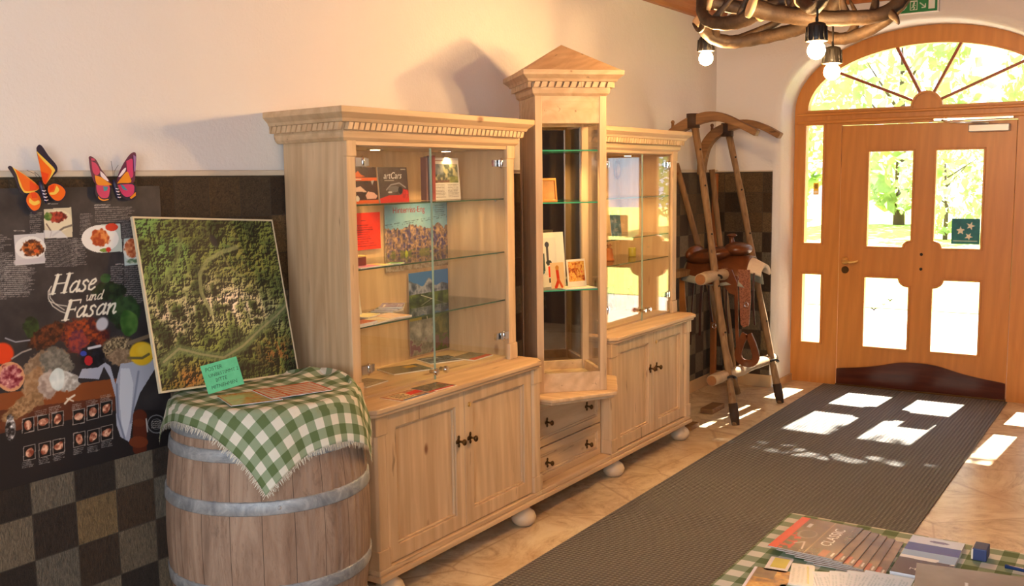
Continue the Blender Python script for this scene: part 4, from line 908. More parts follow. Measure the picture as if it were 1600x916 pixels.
P.ell(217,552,19,18.5,(226,184,36),soft=.15); P.ell(222,546,12,10,(240,206,70),soft=.6,al=.8); P.stroke([(196,559),(218,559),(228,553)],4,(110,100,60))
P.fur(66,572,40,24,(120,98,76),(160,138,112),-.45,50); P.fur(84,566,26,22,(96,94,86),(136,132,120),.5,60); P.fur(50,604,20,30,(140,104,70),(172,138,102),.15,50); P.fur(70,600,16,22,(150,132,122),(190,176,164),.1,50); P.fur(30,636,32,13,(128,98,66),(170,138,100),-.6,50); P.fur(48,626,16,15,(132,100,66),(166,130,92),-.3,50); P.fur(98,594,22,16,(150,148,142),(206,208,204),.3,50); P.fur(85,592,12,17,(190,206,206),(226,236,234),.1,20); P.fur(18,655,24,10,(120,90,60),(160,128,90),-.5,40)
P.ell(0,552,17,17,(216,62,18),soft=.2); P.ell(12,588,22,23,(206,150,110)); P.fur(12,588,18,19,(110,16,36),(224,170,160),0,50)
P.stroke([(4,528),(20,534),(42,531)],2,(150,152,160)); P.stroke([(14,560),(30,550),(44,545)],2.4,(150,146,140))
P.put((P.Y>640-(P.X)*.12)&(P.Y<676-P.X*.2)&(P.X<175),(96,44,20),.85)
P.fur(28,640,34,10,(120,88,56),(176,140,100),-.5,80)
P.stroke([(214,650),(214,700)],22,(84,34,16)); P.ell(212,690,15,9,(110,50,24)); P.ell(213,660,10,6,(100,44,20))
# small cooking pictures
for gx,gy in ((30,650),(54,645),(76,641),(32,693),(56,688),(78,683),(109,637),(131,630),(152,624),(110,672),(132,668),(153,662)):
    w_,h_=(19,27); P.poly([(gx,gy+4),(gx+w_,gy),(gx+w_,gy+h_-4),(gx,gy+h_)],(150,140,134)); P.poly([(gx+1,gy+5),(gx+w_-1,gy+1),(gx+w_-1,gy+h_-5),(gx+1,gy+h_-1)],(16,12,12))
    P.fur(gx+w_/2,gy+h_/2,5.5,8,(130,60,40),(236,190,160),(gx%5)*.3,60); 
for a in ((33,676,51,687),(56,672,74,680)): pass
for gx,gy in ((30,722),(56,716),(78,711),(110,701),(132,698),(154,690),(108,632),(130,626),(152,618),(50,642),(72,636)): para(gx,gy,gx+19,gy+9,.6,.3,2.6,-.2)
P.fur(12,668,8,20,(30,24,24),(240,240,240),0,60); P.stroke([(97,630),(104,622),(112,617)],3,(220,210,190)); P.stroke([(100,622),(110,626)],2,(220,210,190))
P.ell(240,662,14.5,14.5,(120,120,124)); P.ell(240,662,13,13,(22,20,24)); P.ell(240,662,8.5,8.5,(110,110,112)); P.ell(240,662,7.5,7.5,(26,24,26)); para(232,658,248,668,.8,.1,3,-.1); P.stroke([(224,654),(226,674)],1.6,(200,200,200))
# title, written with a broad pen
def glyph(ox,oy,s,ch):
    G={'H':[([(.25,1.62),(.25,.02)],.30),([(1.25,1.62),(1.25,.02)],.30),([(.25,.86),(1.25,.86)],.12),([(.0,1.64),(.55,1.64)],.1),([(1.0,1.64),(1.55,1.64)],.1),([(-.02,0),(.5,0)],.1),([(.98,0),(1.5,0)],.1)],
       'F':[([(.35,1.62),(.35,.02)],.32),([(.2,1.62),(1.2,1.62)],.14),([(1.2,1.62),(1.22,1.34)],.1),([(.35,.86),(.95,.86)],.13),([(.95,1.02),(.95,.7)],.09),([(.05,0),(.65,0)],.1)],
       'a':[([(.75,.85),(.5,1.0),(.25,.8),(.12,.42),(.22,.06),(.45,.02),(.72,.4)],.17),([(.78,1.0),(.74,.3),(.80,.04),(.98,.16)],.22)],
       's':[([(.70,.82),(.52,1.0),(.28,.9),(.28,.68),(.55,.44),(.60,.2),(.42,.0),(.12,.04),(.08,.22)],.19)],
       'e':[([(.15,.46),(.5,.56),(.68,.78),(.55,.99),(.3,.86),(.14,.45),(.22,.08),(.46,.0),(.72,.22)],.17)],
       'u':[([(.02,.86),(.16,.98),(.2,.3),(.3,.02),(.55,.1),(.74,.45)],.18),([(.78,1.0),(.74,.3),(.82,.02),(.98,.14)],.2)],
       'n':[([(.02,.84),(.16,.98),(.16,.02)],.2),([(.16,.5),(.42,.92),(.64,.94),(.70,.7),(.66,.2),(.76,.02),(.92,.14)],.2)],
       'd':[([(.75,.85),(.5,1.0),(.25,.8),(.12,.42),(.22,.06),(.45,.02),(.72,.4)],.17),([(.86,1.6),(.78,.3),(.84,.03),(1.0,.16)],.21)]}
    for pts,w_ in G[ch]: P.stroke([(ox+(x+y*.30)*s,oy-y*s-(x)*s*.12) for x,y in pts],w_*s*.9,(232,230,214),1,.9)
for (x,y,s_,ch) in ((73,459.5,18,'H'),(101,457.5,17.5,'a'),(117,455.5,17.5,'s'),(130,453.5,17.5,'e'),(128.5,470,9,'u'),(137,469,9,'n'),(146,468,9,'d'),(91,500.5,18.5,'F'),(112,496,17,'a'),(129,494.5,17,'s'),(143,492.5,17,'a'),(160,491,17,'n')): glyph(x,y,s_,ch)
P.stroke([(76,447),(71,455),(71,466),(78,478),(90,486),(98,489)],1.3,(230,228,214),1,.9); P.stroke([(73,452),(74,465),(82,475),(96,484)],1.2,(230,228,214),1,.9); P.stroke([(72,470),(86,476),(100,478)],1.2,(230,228,214),1,.9)
P.X,P.Y=GX,GY; P.W,P.H=.638,.917
tag(P.mesh('food_poster',print_matte,None,(1.60,-.0185,.690),(1,0,0),(0,0,1),.0012,edge=(30,28,28)),'large dark cookery poster with pictures of dishes, hare and pheasant on the tiles','poster')
# ================================================================ BUTTERFLIES
BFm=np.array([[0.0010358999077218372,-0.00019381606751013317,1.698662558674138],[-0.0008988104241672546,-0.001927478243808777,2.1585780807994333],[-0.0005401910468302309,-3.411953979001071e-05,1.0]])
def bf(u,v_): q=BFm@np.array([u,v_,1]); return (q[0]/q[2],q[1]/q[2])
def cp(name,col,rough=.45): return plain(name,srgb(*col),rough,var=.06)
bc={k:cp('butterfly_'+k,c) for k,c in dict(navy=(34,30,58),orange=(246,110,24),red=(240,72,20),yellow=(246,206,84),pink=(206,54,110),plum=(96,34,72),gold=(236,146,28),white=(240,228,236),teal=(52,140,160),lilac=(150,110,170)).items()}
def butterfly(c,wings,body,label,ants):
    x0,z0=bf(*c); t=thing('paper_butterfly',label,'butterfly decoration',(x0,-.03,z0),group='paper butterflies on the poster edge')
    for layers in wings:
        m=MB(); mats=[]
        for li,(col,pts) in enumerate(layers):
            w=[bf(*p) for p in pts]; w=[(p.x,p.y) for p in cat(w+[w[0]],3)][:-1] if len(w)>4 else w
            m.mi=len(mats); mats.append(bc[col])
            tris=tessellate_polygon([[Vector((p[0],p[1],0)) for p in w]])
            def Y(p): return -.030-.16*abs(p[0]-x0)**1.0*.45-.0006*li
            F=[m.v((p[0],Y(p),p[1])) for p in w]
            for tr in tris: m.f([F[i] for i in tr])
            if li==0:
                Bk=[m.v((p[0],Y(p)+.0015,p[1])) for p in w]
                for tr in tris: m.f([Bk[i] for i in tr])
                for i in range(len(w)): m.f([F[i],F[(i+1)%len(w)],Bk[(i+1)%len(w)],Bk[i]])
        m.build('wing',mats,t,normals=True)
    m=MB(); a,b=[Vector((bf(*p)[0],-.036,bf(*p)[1])) for p in body]; m.tube([a,a+(b-a)*.25,a+(b-a)*.5,a+(b-a)*.75,b],[.005,.008,.0075,.006,.002],10); bo=m.build('body',bc['navy'],t)
    m=MB()
    for k in range(4):
        p=a+(b-a)*(.42+.14*k); m.tube([p+Vector((-.006,-.006,0)),p+Vector((0,-.009,-.002)),p+Vector((.006,-.006,0))],.0016,6)
    sub(wm(t),bo,m,'white_bands',bc['white'])
    m=MB()
    for pts in ants: m.tube([Vector((bf(*p)[0],-.038-.004*i,bf(*p)[1])) for i,p in enumerate(pts)],.0007,5)
    m.build('antennae',iron,t); return t
butterfly((67,294),[
 [('navy',[(13,262),(16,259),(22,262),(40,274),(62,290),(60,299),(45,303),(36,303),(29,293),(24,278)]),('yellow',[(20,261),(40,273),(62,290),(60,298),(43,302),(36,297),(31,287),(27,273)]),('orange',[(24,264),(40,274),(63,291),(60,297),(43,299),(37,294),(33,284)]),('red',[(48,282),(63,292),(58,297),(48,297)])],
 [('navy',[(60,231),(64,226),(69,229),(78,243),(90,258),(91,268),(84,276),(74,287),(70,284),(66,262),(61,240)]),('yellow',[(60,236),(68,244),(78,254),(87,264),(86,270),(74,287),(69,282),(66,262)]),('orange',[(61,240),(70,252),(81,264),(82,271),(74,288),(69,282),(65,262)]),('red',[(67,268),(78,272),(74,288),(69,283)])],
 [('navy',[(52,299),(62,302),(67,312),(66,322),(60,332),(56,336),(51,331),(44,322),(42,312),(46,303)]),('orange',[(54,299),(62,303),(67,314),(64,325),(58,329),(52,328),(44,318),(43,310),(47,303)]),('yellow',[(48,309),(55,315),(63,313),(64,318),(55,321),(47,316)]),('red',[(50,302),(58,301),(61,309),(52,310)])],
 [('navy',[(77,290),(86,286),(96,288),(105,297),(104,306),(99,313),(90,315),(81,309),(76,300)]),('orange',[(78,291),(86,287),(96,290),(103,298),(102,306),(96,313),(88,313),(80,305),(77,297)]),('yellow',[(90,290),(94,297),(88,304),(80,304),(80,301),(86,300),(88,295)]),('red',[(79,291),(87,288),(86,296),(80,300)])]],
 ((64,283),(73,318)),'orange paper butterfly with navy wing tips, leftmost on the poster edge',[[(62,284),(54,272),(40,266)],[(65,282),(60,274),(52,269)]])
butterfly((180,287),[
 [('plum',[(140,246),(143,244),(152,250),(160,264),(170,277),(177,288),(160,291),(151,287),(145,276),(142,262)]),('pink',[(144,252),(152,256),(158,268),(152,274),(146,268)]),('gold',[(149,274),(160,277),(170,284),(177,289),(160,290),(152,287)]),('white',[(158,267),(165,273),(172,283),(166,281),(159,275)]),('pink',[(143,247),(148,248),(149,251),(143,251)])],
 [('plum',[(184,288),(188,272),(195,256),(205,241),(212,238),(214,245),(213,262),(212,280),(208,286),(196,287)]),('pink',[(199,252),(208,248),(209,262),(209,276),(202,278),(200,264)]),('gold',[(185,287),(192,277),(200,268),(204,276),(206,285),(192,286)]),('white',[(187,276),(193,266),(198,262),(197,268),(190,276)]),('lilac',[(209,242),(213,245),(212,268),(210,268)])],
 [('navy',[(150,289),(174,290),(175,300),(174,311),(166,315),(156,312),(150,302)]),('pink',[(152,289),(173,290),(173,303),(170,309),(160,309),(153,300)]),('teal',[(163,291),(171,292),(169,298),(164,299)]),('gold',[(155,306),(158,310),(164,312),(171,311),(171,312.5),(162,314),(155,310)])],
 [('navy',[(185,288),(200,287),(211,287),(214,296),(215,306),(208,313),(198,312),(190,304)]),('pink',[(186,289),(208,288),(211,296),(209,304),(200,308),(192,302)]),('teal',[(190,288),(195,290),(201,298),(194,296)]),('gold',[(213,300),(213,306),(206,311),(204,309)])]],
 ((179,281),(187,313)),'pink and orange paper butterfly with white wing patches, nearer the relief map',[[(178,281),(176,270),(172,252)],[(180,281),(178,268),(183,258)]])
# ================================================================ PRINTED MATTER IN THE GLASS CASES
def stand(name,label,cat,x,y,z,w,h,draw,lean=.12,yaw=0,th=.002,nx=80,group=None,mat=None,edge=(225,222,210),tilt=0):
    """upright sheet facing -y; (x,y,z) is its lower left front corner"""
    P=Pic(w,h,nx,(225,222,212)); draw(P,w,h); r=Vector((math.cos(yaw),math.sin(yaw),0)); bk=Vector((-math.sin(yaw),math.cos(yaw),0)); u=(Vector((0,0,1))*math.cos(lean)+bk*math.sin(lean))
    if tilt: q=Matrix.Rotation(tilt,3,r.cross(u)); r=q@r; u=q@u
    return tag(P.mesh(name,mat or print_gloss,None,(x,y,z),r,u,th,edge=edge),label,cat,group)
def flat(name,label,cat,cx,cy_,z,w,h,ang,draw,th=.004,nx=70,group=None,edge=(230,226,212),mat=None,curl=None):
    P=Pic(w,h,nx,(225,222,212)); draw(P,w,h); r=Vector((math.cos(ang),math.sin(ang),0)); u=Vector((-math.sin(ang),math.cos(ang),0))
    return tag(P.mesh(name,mat or print_gloss,None,Vector((cx,cy_,z+th))-r*w/2-u*h/2,r,u,th,edge=edge,curl=curl),label,cat,group)
def d_race(P,w,h):
    P.tex(0,0,w,h,[(0,(46,26,16)),(1,(96,54,30))],8); P.rect(0,0,w,h*.1,(246,110,20)); P.rect(0,h*.63,w,h*.72,(244,106,24)); P.rect(w*.2,h*.66,w*.45,h*.69,(255,240,210))
    P.poly([(w*.1,h*.72),(w*.35,h*.9),(w*.45,h*.8),(w*.6,h*.74)],(240,110,30)); P.poly([(w*.05,h*.4),(w*.4,h*.48),(w*.6,h*.32),(w*.2,h*.33)],(250,214,190)); P.poly([(w*.55,h*.22),(w*.65,h*.33),(w*.85,h*.3),(w*.98,h*.2),(w*.9,h*.12),(w*.6,h*.12)],(246,196,170))
    P.ell(w*.26,h*.14,w*.07,w*.07,(240,236,224)); P.ell(w*.15,h*.35,w*.06,w*.06,(255,250,200)); P.poly([(w*.78,h*.62),(w*.9,h*.64),(w*.82,h*.5)],(190,190,180))
def d_car(P,w,h):
    P.tex(0,0,w,h,[(0,(66,52,42)),(1,(104,88,72))],5); P.poly([(0,h*.12),(w*.3,h*.2),(w*.6,h*.2),(w,h*.24),(w,0),(0,0)],(226,48,20)); P.fur(w*.88,h*.24,w*.14,h*.13,(190,26,16),(236,60,30),0,30)
    P.stroke([(w*.24,h*.36),(w*.4,h*.5),(w*.7,h*.55),(w*.9,h*.42)],.006,(160,156,150)); P.ell(w*.5,h*.38,w*.2,h*.09,(120,116,110)); P.ell(w*.36,h*.29,w*.07,h*.03,(220,216,206)); P.ell(w*.72,h*.34,w*.08,w*.08,(36,32,30))
    P.text('artCars',w*.17,h*.68,w*.2,(240,236,226),.35); P.rect(w*.2,h*.62,w*.52,h*.635,(190,180,160)); P.rect(w*.78,h*.93,w*.95,h*.95,(180,170,150))
def d_land(P,w,h):
    P.a[:]=np.array((216,214,206))/255.; P.tex(w*.02,h*.40,w*.95,h*.85,[(0,(36,44,40)),(.45,(84,96,84)),(.6,(150,150,120)),(1,(196,186,140))],10); P.rect(w*.02,h*.6,w*.4,h*.85,(112,124,140),.7); P.rect(w*.62,h*.4,w*.95,h*.55,(130,140,60),.6); P.rect(w*.05,h*.41,w*.6,h*.47,(96,50,40),.7)
    P.lines(w*.05,h*.05,w*.45,h*.36,(120,118,112),.006); P.lines(w*.52,h*.05,w*.95,h*.36,(120,118,112),.006); P.rect(w*.05,h*.92,w*.4,h*.94,(150,90,60))
def d_spine(c): 
    def f(P,w,h): P.tex(0,0,w,h,[(0,c),(1,tuple(min(255,int(v*1.25)) for v in c))],3); P.rect(0,0,w,h*.2,(70,90,110)); P.rect(0,h*.75,w,h,(150,60,50))
    return f
stand('brochure','dark racing-car brochure with orange bands, leftmost on the top shelf','brochure',2.868,-.325,1.526,.165,.142,d_race,.08,group='brochures standing on the top shelf')
stand('brochure','dark square brochure with car outline and red foot, second on the top shelf','brochure',3.046,-.322,1.526,.182,.142,d_car,.08,nx=130,group='brochures standing on the top shelf')
stand('card','plain grey-green card standing behind the racing-car brochure','card',3.02,-.12,1.526,.18,.182,lambda P,w,h:P.tex(0,0,w,h,[(0,(96,104,100)),(1,(112,118,110))],3),.06)
for k,(c,dx) in enumerate((((120,84,80),0),((96,92,96),.022),((160,70,60),.045))):
    m=MB(); x=3.440+dx; m.box(x,x+.014+.004*k,-.245,-.215,1.526,1.712+.004*k)
    o_=m.build('book',plain('book_cover_%d'%k,srgb(*c),.4,var=.2),None,bevel=.001,origin=(x,-.2,1.526)); tag(o_,['slim maroon-grey book standing on the top shelf, leftmost of its trio','slim grey book standing between two others on the top shelf','slim red book standing right against the landscape magazine'][k],'book','slim books on the top shelf')
stand('magazine','pale magazine page with a landscape photo and two text columns, right on the top shelf','magazine',3.514,-.235,1.526,.192,.186,d_land,.07,nx=110,th=.004)
def d_red(P,w,h):
    P.tex(0,0,w,h,[(0,(232,48,20)),(1,(244,60,28))],3); P.lines(w*.08,h*.08,w*.9,h*.68,(110,20,14),.010,.75,.4); P.rect(w*.36,h*.78,w*.52,h*.8,(110,20,14))
def d_pano(P,w,h):
    P.tex(0,0,w,h,[(0,(96,150,186)),(.5,(128,176,200)),(1,(160,196,206))],4); ridge=h*(.56+.09*vnoise(P.nx,2,14)[0]+.05*vnoise(P.nx,2,40)[0])
    n=fbm(P.nx,P.ny,26,5,True); v=vnoise(P.nx,P.ny,60); c=lerp((62,62,118),(176,144,112),S(n,.4,.8)); c=c*(.7+.5*v[...,None]); P.put(P.Y<ridge[None,:],c)
    n2=fbm(P.nx,P.ny,18,4); P.put((P.Y<h*.3)&(n2>.5),(104,116,60),.75); P.ell(w*.30,h*.2,.012,.03,(176,190,60)); P.put((P.Y<h*.12),lerp((120,100,84),(170,160,150),S(n,.3,.8)))
    P.put((np.abs(P.Y-(h*.69+P.X*.07))<.0015)&(v>.35),(60,80,100),.8); P.put((np.abs(P.Y-(h*.66+P.X*.07))<.003)&(v>.6),(60,80,100),.6)
    P.text('Hinterriss-Eng',w*.11,h*.86,w*.082,(150,40,60)); P.text('Hinterriss-Eng',w*.112,h*.86,w*.082,(150,40,60)); P.lines(w*.74,h*.80,w*.9,h*.95,(70,90,110),.010,.7); P.rect(w*.93,h*.7,w,h,(60,120,170),.6)
def d_green(P,w,h):
    n=fbm(P.nx,P.ny,9,5); P.a=lerp((34,56,34),(110,132,60),S(n,.3,.7)); P.put(P.Y>h*(.80),(64,124,190)); n3=fbm(P.nx,P.ny,8,4,True); P.put((P.Y>h*.74)&(P.Y<h*(.80+.13*vnoise(P.nx,2,6)[0])[None,:]),lerp((60,76,96),(170,176,190),S(n3,.4,.8)))
    P.stroke([(w*.3,h*.72),(w*.55,h*.66),(w*.8,h*.6),(w*.95,h*.56)],.004,(200,200,180)); P.stroke([(w*.28,h*.55),(w*.42,h*.5),(w*.44,h*.42)],.004,(210,210,190)); P.put((P.Y<h*.42),lerp((110,112,104),(176,172,160),S(n,.3,.7))); P.put((P.Y<h*.42)&(P.X>w*.62),lerp((52,70,40),(120,120,60),S(n,.3,.7)))
    P.rect(0,h*.42,w*.3,h*.47,(140,130,50)); P.put((P.Y<h*.2)&(n>.55),(110,70,90),.7)
stand('red_sheet','bright red printed sheet hung on the back wall of the left case','sheet',3.165,-.046,1.317,.195,.160,d_red,0,nx=110,th=.001)
stand('panorama_poster','mountain panorama poster with red title on the left case back wall','poster',3.395,-.042,1.205,.490,.305,d_pano,0,nx=260,th=.001)
stand('valley_map','tall green valley map hung below the panorama poster','map',3.545,-.047,.80,.300,.388,d_green,0,nx=150,th=.001)
m=MB(); m.box(2.895,2.955,-.32,-.27,1.280,1.318); o_=m.build('small_box',[plain('dark_orange_box',srgb(120,40,20),.4,var=.8)],None,bevel=.002,origin=(2.925,-.295,1.28)); tag(o_,'small dark orange box on the middle shelf left','box')
m=MB(); m.box(2.893,2.957,-.322,-.268,1.3185,1.3235); tag(m.build('yellow_card',plain('yellow_card',srgb(240,206,120),.5),None,origin=(2.925,-.295,1.3185)),'pale yellow card lying on the small orange box','card')
def d_col(c1,c2,c3=None,cells=6):
    def f(P,w,h):
        P.tex(0,0,w,h,[(0,c1),(.55,c2),(1,c3 or c2)],cells); P.rect(w*.08,h*.78,w*.6,h*.86,(235,230,220),.8); P.lines(w*.1,h*.08,w*.8,h*.25,(235,230,220),.008,.5)
    return f
G1='booklets lying on the middle shelf'
flat('booklet','pink edged booklet lying leftmost on the middle shelf','booklet',2.915,-.335,1.2795,.13,.085,.05,d_col((214,120,180),(236,170,200)),.005,group=G1)
flat('booklet','yellow booklet lying in the middle of the middle shelf','booklet',3.02,-.325,1.2795,.08,.09,.05,d_col((240,210,90),(250,230,150)),.003,group=G1)
flat('booklet','small green-tipped booklet lying rightmost on the middle shelf','booklet',3.10,-.345,1.2795,.06,.06,.4,d_col((70,170,50),(110,200,70)),.004,group=G1)
stand('white_leaflet','tall white leaflet standing at the left end of the lower shelf','leaflet',2.985,-.20,1.0555,.078,.172,lambda P,w,h:(P.tex(0,0,w,h,[(0,(214,208,190)),(1,(226,222,206))],3),P.lines(w*.25,h*.35,w*.7,h*.92,(150,150,140),.009,.6,.3),P.ell(w*.4,h*.2,.008,.014,(60,70,40))),.10,yaw=.1,nx=50)
G2='booklets lying on the lower shelf'
for k,(x,y,w_,h_,a,c,th,z,lb) in enumerate(((2.888,-.345,.115,.07,.1,((190,50,24),(226,90,40)),.014,0,'thick red booklet lying leftmost on the lower shelf'),(2.99,-.32,.15,.10,.15,((226,206,170),(240,228,200)),.006,0,'cream booklet lying beside the red one on the lower shelf'),(3.125,-.29,.12,.13,-.1,((220,150,100),(236,200,160)),.007,0,'salmon booklet lying right on the lower shelf'),(3.05,-.215,.12,.09,.3,((240,222,140),(250,240,190)),.005,.007,'pale yellow booklet lying topmost on the lower shelf'))):
    flat('booklet',lb,'booklet',x,y,1.0555+z,w_,h_,a,d_col(*c),th,group=G2)
for k in range(4):
    flat('postcard',['dark postcard lowest of the little stack on the lower shelf','mauve postcard second from below in the little stack','grey-blue postcard third in the little stack','blue-violet postcard topmost of the little stack on the lower shelf'][k],'postcard',3.235+.008*k,-.17-.006*k,1.0555+.0075*k,.15,.10,.25+.12*k,d_col(((70,66,60),(96,70,96),(84,96,110),(96,84,130))[k],((200,160,60),(140,120,160),(150,160,150),(150,140,190))[k],(96,90,120)),.0065,group='stack of postcards on the lower shelf')
G3='brochures lying on the case floor'
flat('brochure','olive brochure with yellow patch lying middle of the case floor','brochure',3.34,-.185,.788,.20,.15,-.35,lambda P,w,h:(P.tex(0,0,w,h,[(0,(92,96,72)),(1,(122,118,84))],6),P.rect(w*.55,h*.55,w*.85,h*.85,(206,166,50))),.005,group=G3)
flat('brochure','grey-blue brochure lying under the valley map','brochure',3.60,-.175,.788,.17,.14,-.4,d_col((74,84,96),(110,118,124)),.005,group=G3)
flat('brochure','grey brochure with red foot lying rightmost on the case floor','brochure',3.735,-.262,.788,.16,.13,.05,lambda P,w,h:(P.tex(0,0,w,h,[(0,(110,104,92)),(1,(140,134,116))],6),P.rect(0,0,w,h*.28,(206,70,40))),.006,group=G3)
flat('brochure','grey-brown brochure lying leftmost on the case floor','brochure',3.03,-.235,.788,.15,.11,.1,d_col((120,104,84),(150,136,112)),.005,group=G3)
stand('sign','small dark plaque standing at the left end of the case floor','sign',2.985,-.145,.788,.10,.042,lambda P,w,h:P.tex(0,0,w,h,[(0,(84,72,48)),(1,(104,90,60))],4),.12,th=.003)
def d_fly1(P,w,h):
    P.tex(0,0,w,h,[(0,(150,70,50)),(.5,(196,150,110)),(1,(120,50,40))],9); P.rect(w*.1,h*.12,w*.55,h*.9,(226,200,150),.9); P.poly([(w*.5,h*.4),(w*.95,h*.45),(w*.9,h*.8),(w*.55,h*.75)],(214,40,30)); P.lines(w*.15,h*.2,w*.5,h*.85,(60,40,40),.016,.9,.3); P.rect(w*.1,h*.02,w*.8,h*.14,(110,120,140))
def d_fly2(P,w,h): P.tex(0,0,w,h,[(0,(70,50,40)),(.5,(110,96,70)),(1,(150,130,100))],12); P.rect(0,0,w,h*.12,(206,40,26)); P.rect(w*.92,0,w,h,(140,40,40))
flat('flyer','colourful flyer with red arrow lying on the left cabinet worktop before the glass','flyer',2.985,-.492,.777,.21,.115,-.02,d_fly1,.002,group='flyers on the left worktop')
flat('flyer','dark flyer with red border on the left worktop, nearer the tower','flyer',3.150,-.487,.777,.16,.11,-.08,d_fly2,.0022,group='flyers on the left worktop')
# ---- tower
def d_tow(P,w,h):
    P.a[:]=np.array((232,224,206))/255.; P.rect(w*.05,h*.22,w*.72,h*.9,(206,206,200),.6); P.rect(0,h*.3,w*.32,h*.62,(66,84,84)); P.stroke([(w*.42,h*.42),(w*.42,h*.74)],.014,(84,80,84)); P.ell(w*.42,h*.78,.014,.014,(70,72,84)); P.ell(w*.45,h*.45,.018,.012,(60,66,66)); P.rect(w*.42,h*.18,w*.76,h*.38,(228,60,26)); P.rect(w*.42,h*.08,w*.7,h*.16,(90,84,76)); P.ell(w*.18,h*.28,.02,.012,(50,100,110))
def d_food(P,w,h): P.a[:]=np.array((236,224,196))/255.; P.tex(w*.08,h*.2,w*.94,h*.92,[(0,(120,50,30)),(.4,(206,120,50)),(.6,(232,190,90)),(1,(214,90,70))],9)
def d_fig(P,w,h): P.a[:]=np.array((236,200,140))/255.; P.stroke([(w*.5,h*.7),(w*.55,h*.3),(w*.35,h*.05)],.016,(206,60,30)); P.stroke([(w*.55,h*.35),(w*.8,h*.05)],.012,(214,90,40)); P.ell(w*.5,h*.8,.01,.012,(206,140,60))
YT=PI/4*-1
stand('brochure','large white brochure with an instrument picture standing in the tower','brochure',4.135,-.375,1.0785,.185,.270,d_tow,.10,yaw=-.35,nx=110,group='brochures in the tower')
stand('brochure','small food-picture booklet standing in the tower before the white brochure','brochure',4.195,-.515,1.084,.112,.135,d_food,.12,yaw=-.42,nx=80,group='brochures in the tower')
stand('brochure','cream card with orange figure at the left edge of the tower shelf','brochure',4.105,-.475,1.084,.075,.125,d_fig,.12,yaw=-.5,nx=60,group='brochures in the tower')
flat('brochure','blank cream leaflet lying flat on the tower shelf','brochure',4.24,-.53,1.0785,.17,.13,-.6,lambda P,w,h:P.tex(0,0,w,h,[(0,(238,226,190)),(1,(244,236,210))],4),.004,group='brochures in the tower')
t=thing('framed_picture','small amber framed picture on the middle glass shelf of the tower','picture frame',(4.165,-.43,1.5005))
mm=MB(); mm.T=Matrix.Translation((4.165,-.43,1.5005))@Matrix.Rotation(-.4,4,'Z')@Matrix.Rotation(-.12,4,'X'); mm.plate(rect(-.04,.05,0,.115),[rect(-.03,.04,.012,.103)],'y',0,.01); mm.build('frame',honey_z,t,bevel=.002)
mm=MB(); mm.T=Matrix.Translation((4.165,-.43,1.5005))@Matrix.Rotation(-.4,4,'Z')@Matrix.Rotation(-.12,4,'X'); mm.box(-.031,.041,.005,.008,.011,.104); mm.build('picture',plain('amber_picture',srgb(196,140,80),.4,var=.6),t)
# ---- right cabinet
GG='small pictures and figures in the right case'
def d_blue(P,w,h): P.tex(0,0,w,h,[(0,(60,70,60)),(.5,(70,110,130)),(1,(150,170,180))],6)
stand('postcard','dark blue-green postcard standing left on the middle shelf of the right case','postcard',5.25,-.20,1.2705,.13,.15,d_blue,.1,group=GG)
for x,y,z,w_,h_,c,lb in ((5.33,-.12,1.1285,.075,.07,((214,190,130),(236,220,170)),'small cream card on the lowest glass shelf, left'),):
    stand('card',lb,'card',x,y,z,w_,h_,d_col(*c),.1,group=GG)
m=MB(); m.lathe([(.022,0),(.024,.01),(.024,.05),(.022,.055)],(5.52,-.2,1.1285),20); tag(m.build('candle_jar',plain('yellow_green_jar',srgb(190,176,60),.3,var=.1),None,origin=(5.52,-.2,1.1285)),'small yellow-green jar on the lowest glass shelf of the right case','jar')
def figure(x,y,z,h,label):
    t=thing('carved_figure',label,'figurine',(x,y,z),group=GG); m=MB(); m.lathe([(.030,0),(.032,.008),(.024,.014),(.026,h*.35),(.020,h*.55),(.022,h*.68),(.008,h*.78)],(x,y,z),18); m.build('body',plain('carved_amber_wood',srgb(176,96,36),.5,var=.25),t)
    m=MB(); m.ball((x,y,z+h*.86),(.014,.014,.017),12,8); m.build('head',plain('carved_light_wood',srgb(206,150,96),.5),t); m=MB(); m.lathe([(.022,z+h*.9),(.013,z+h*.93),(.011,z+h),(.003,z+h*1.02)],(x,y,0),14); m.build('hat',plain('carved_dark_wood',srgb(110,60,26),.5),t)
figure(5.56,-.17,.788,.15,'carved amber figurine on the floor of the right case')
figure(5.18,-.22,1.1285,.10,'little carved figurine on the lowest glass shelf behind the glass door split')
stand('picture_card','blue landscape card standing on the floor of the right case','card',5.36,-.07,.788,.19,.15,d_blue,.06,group=GG)
m=MB(); m.lathe([(.05,1.60),(.065,1.602),(.065,1.612),(.05,1.614)],(0,0,0),24); m.bm.free()
t=thing('oval_plaque','oval amber plaque hung high on the back wall of the right case','plaque',(5.62,-.045,1.66),group=None); m=MB(); m.lathe([(.040,-.006),(.050,-.010),(.055,-.004),(.055,.002)],(0,0,0),28,'y'); m.bm.transform(Matrix.Translation((5.62,-.045,1.66))@Matrix.Diagonal((.62,1,1.1,1))); m.build('rim',plain('amber_rim',srgb(150,90,36),.4),t)
m=MB(); m.lathe([(.036,-.009),(.034,-.011)],(0,0,0),24,'y'); m.bm.transform(Matrix.Translation((5.62,-.045,1.66))@Matrix.Diagonal((.62,1,1.1,1))); m.build('medallion',plain('plaque_field',srgb(206,160,100),.4),t)
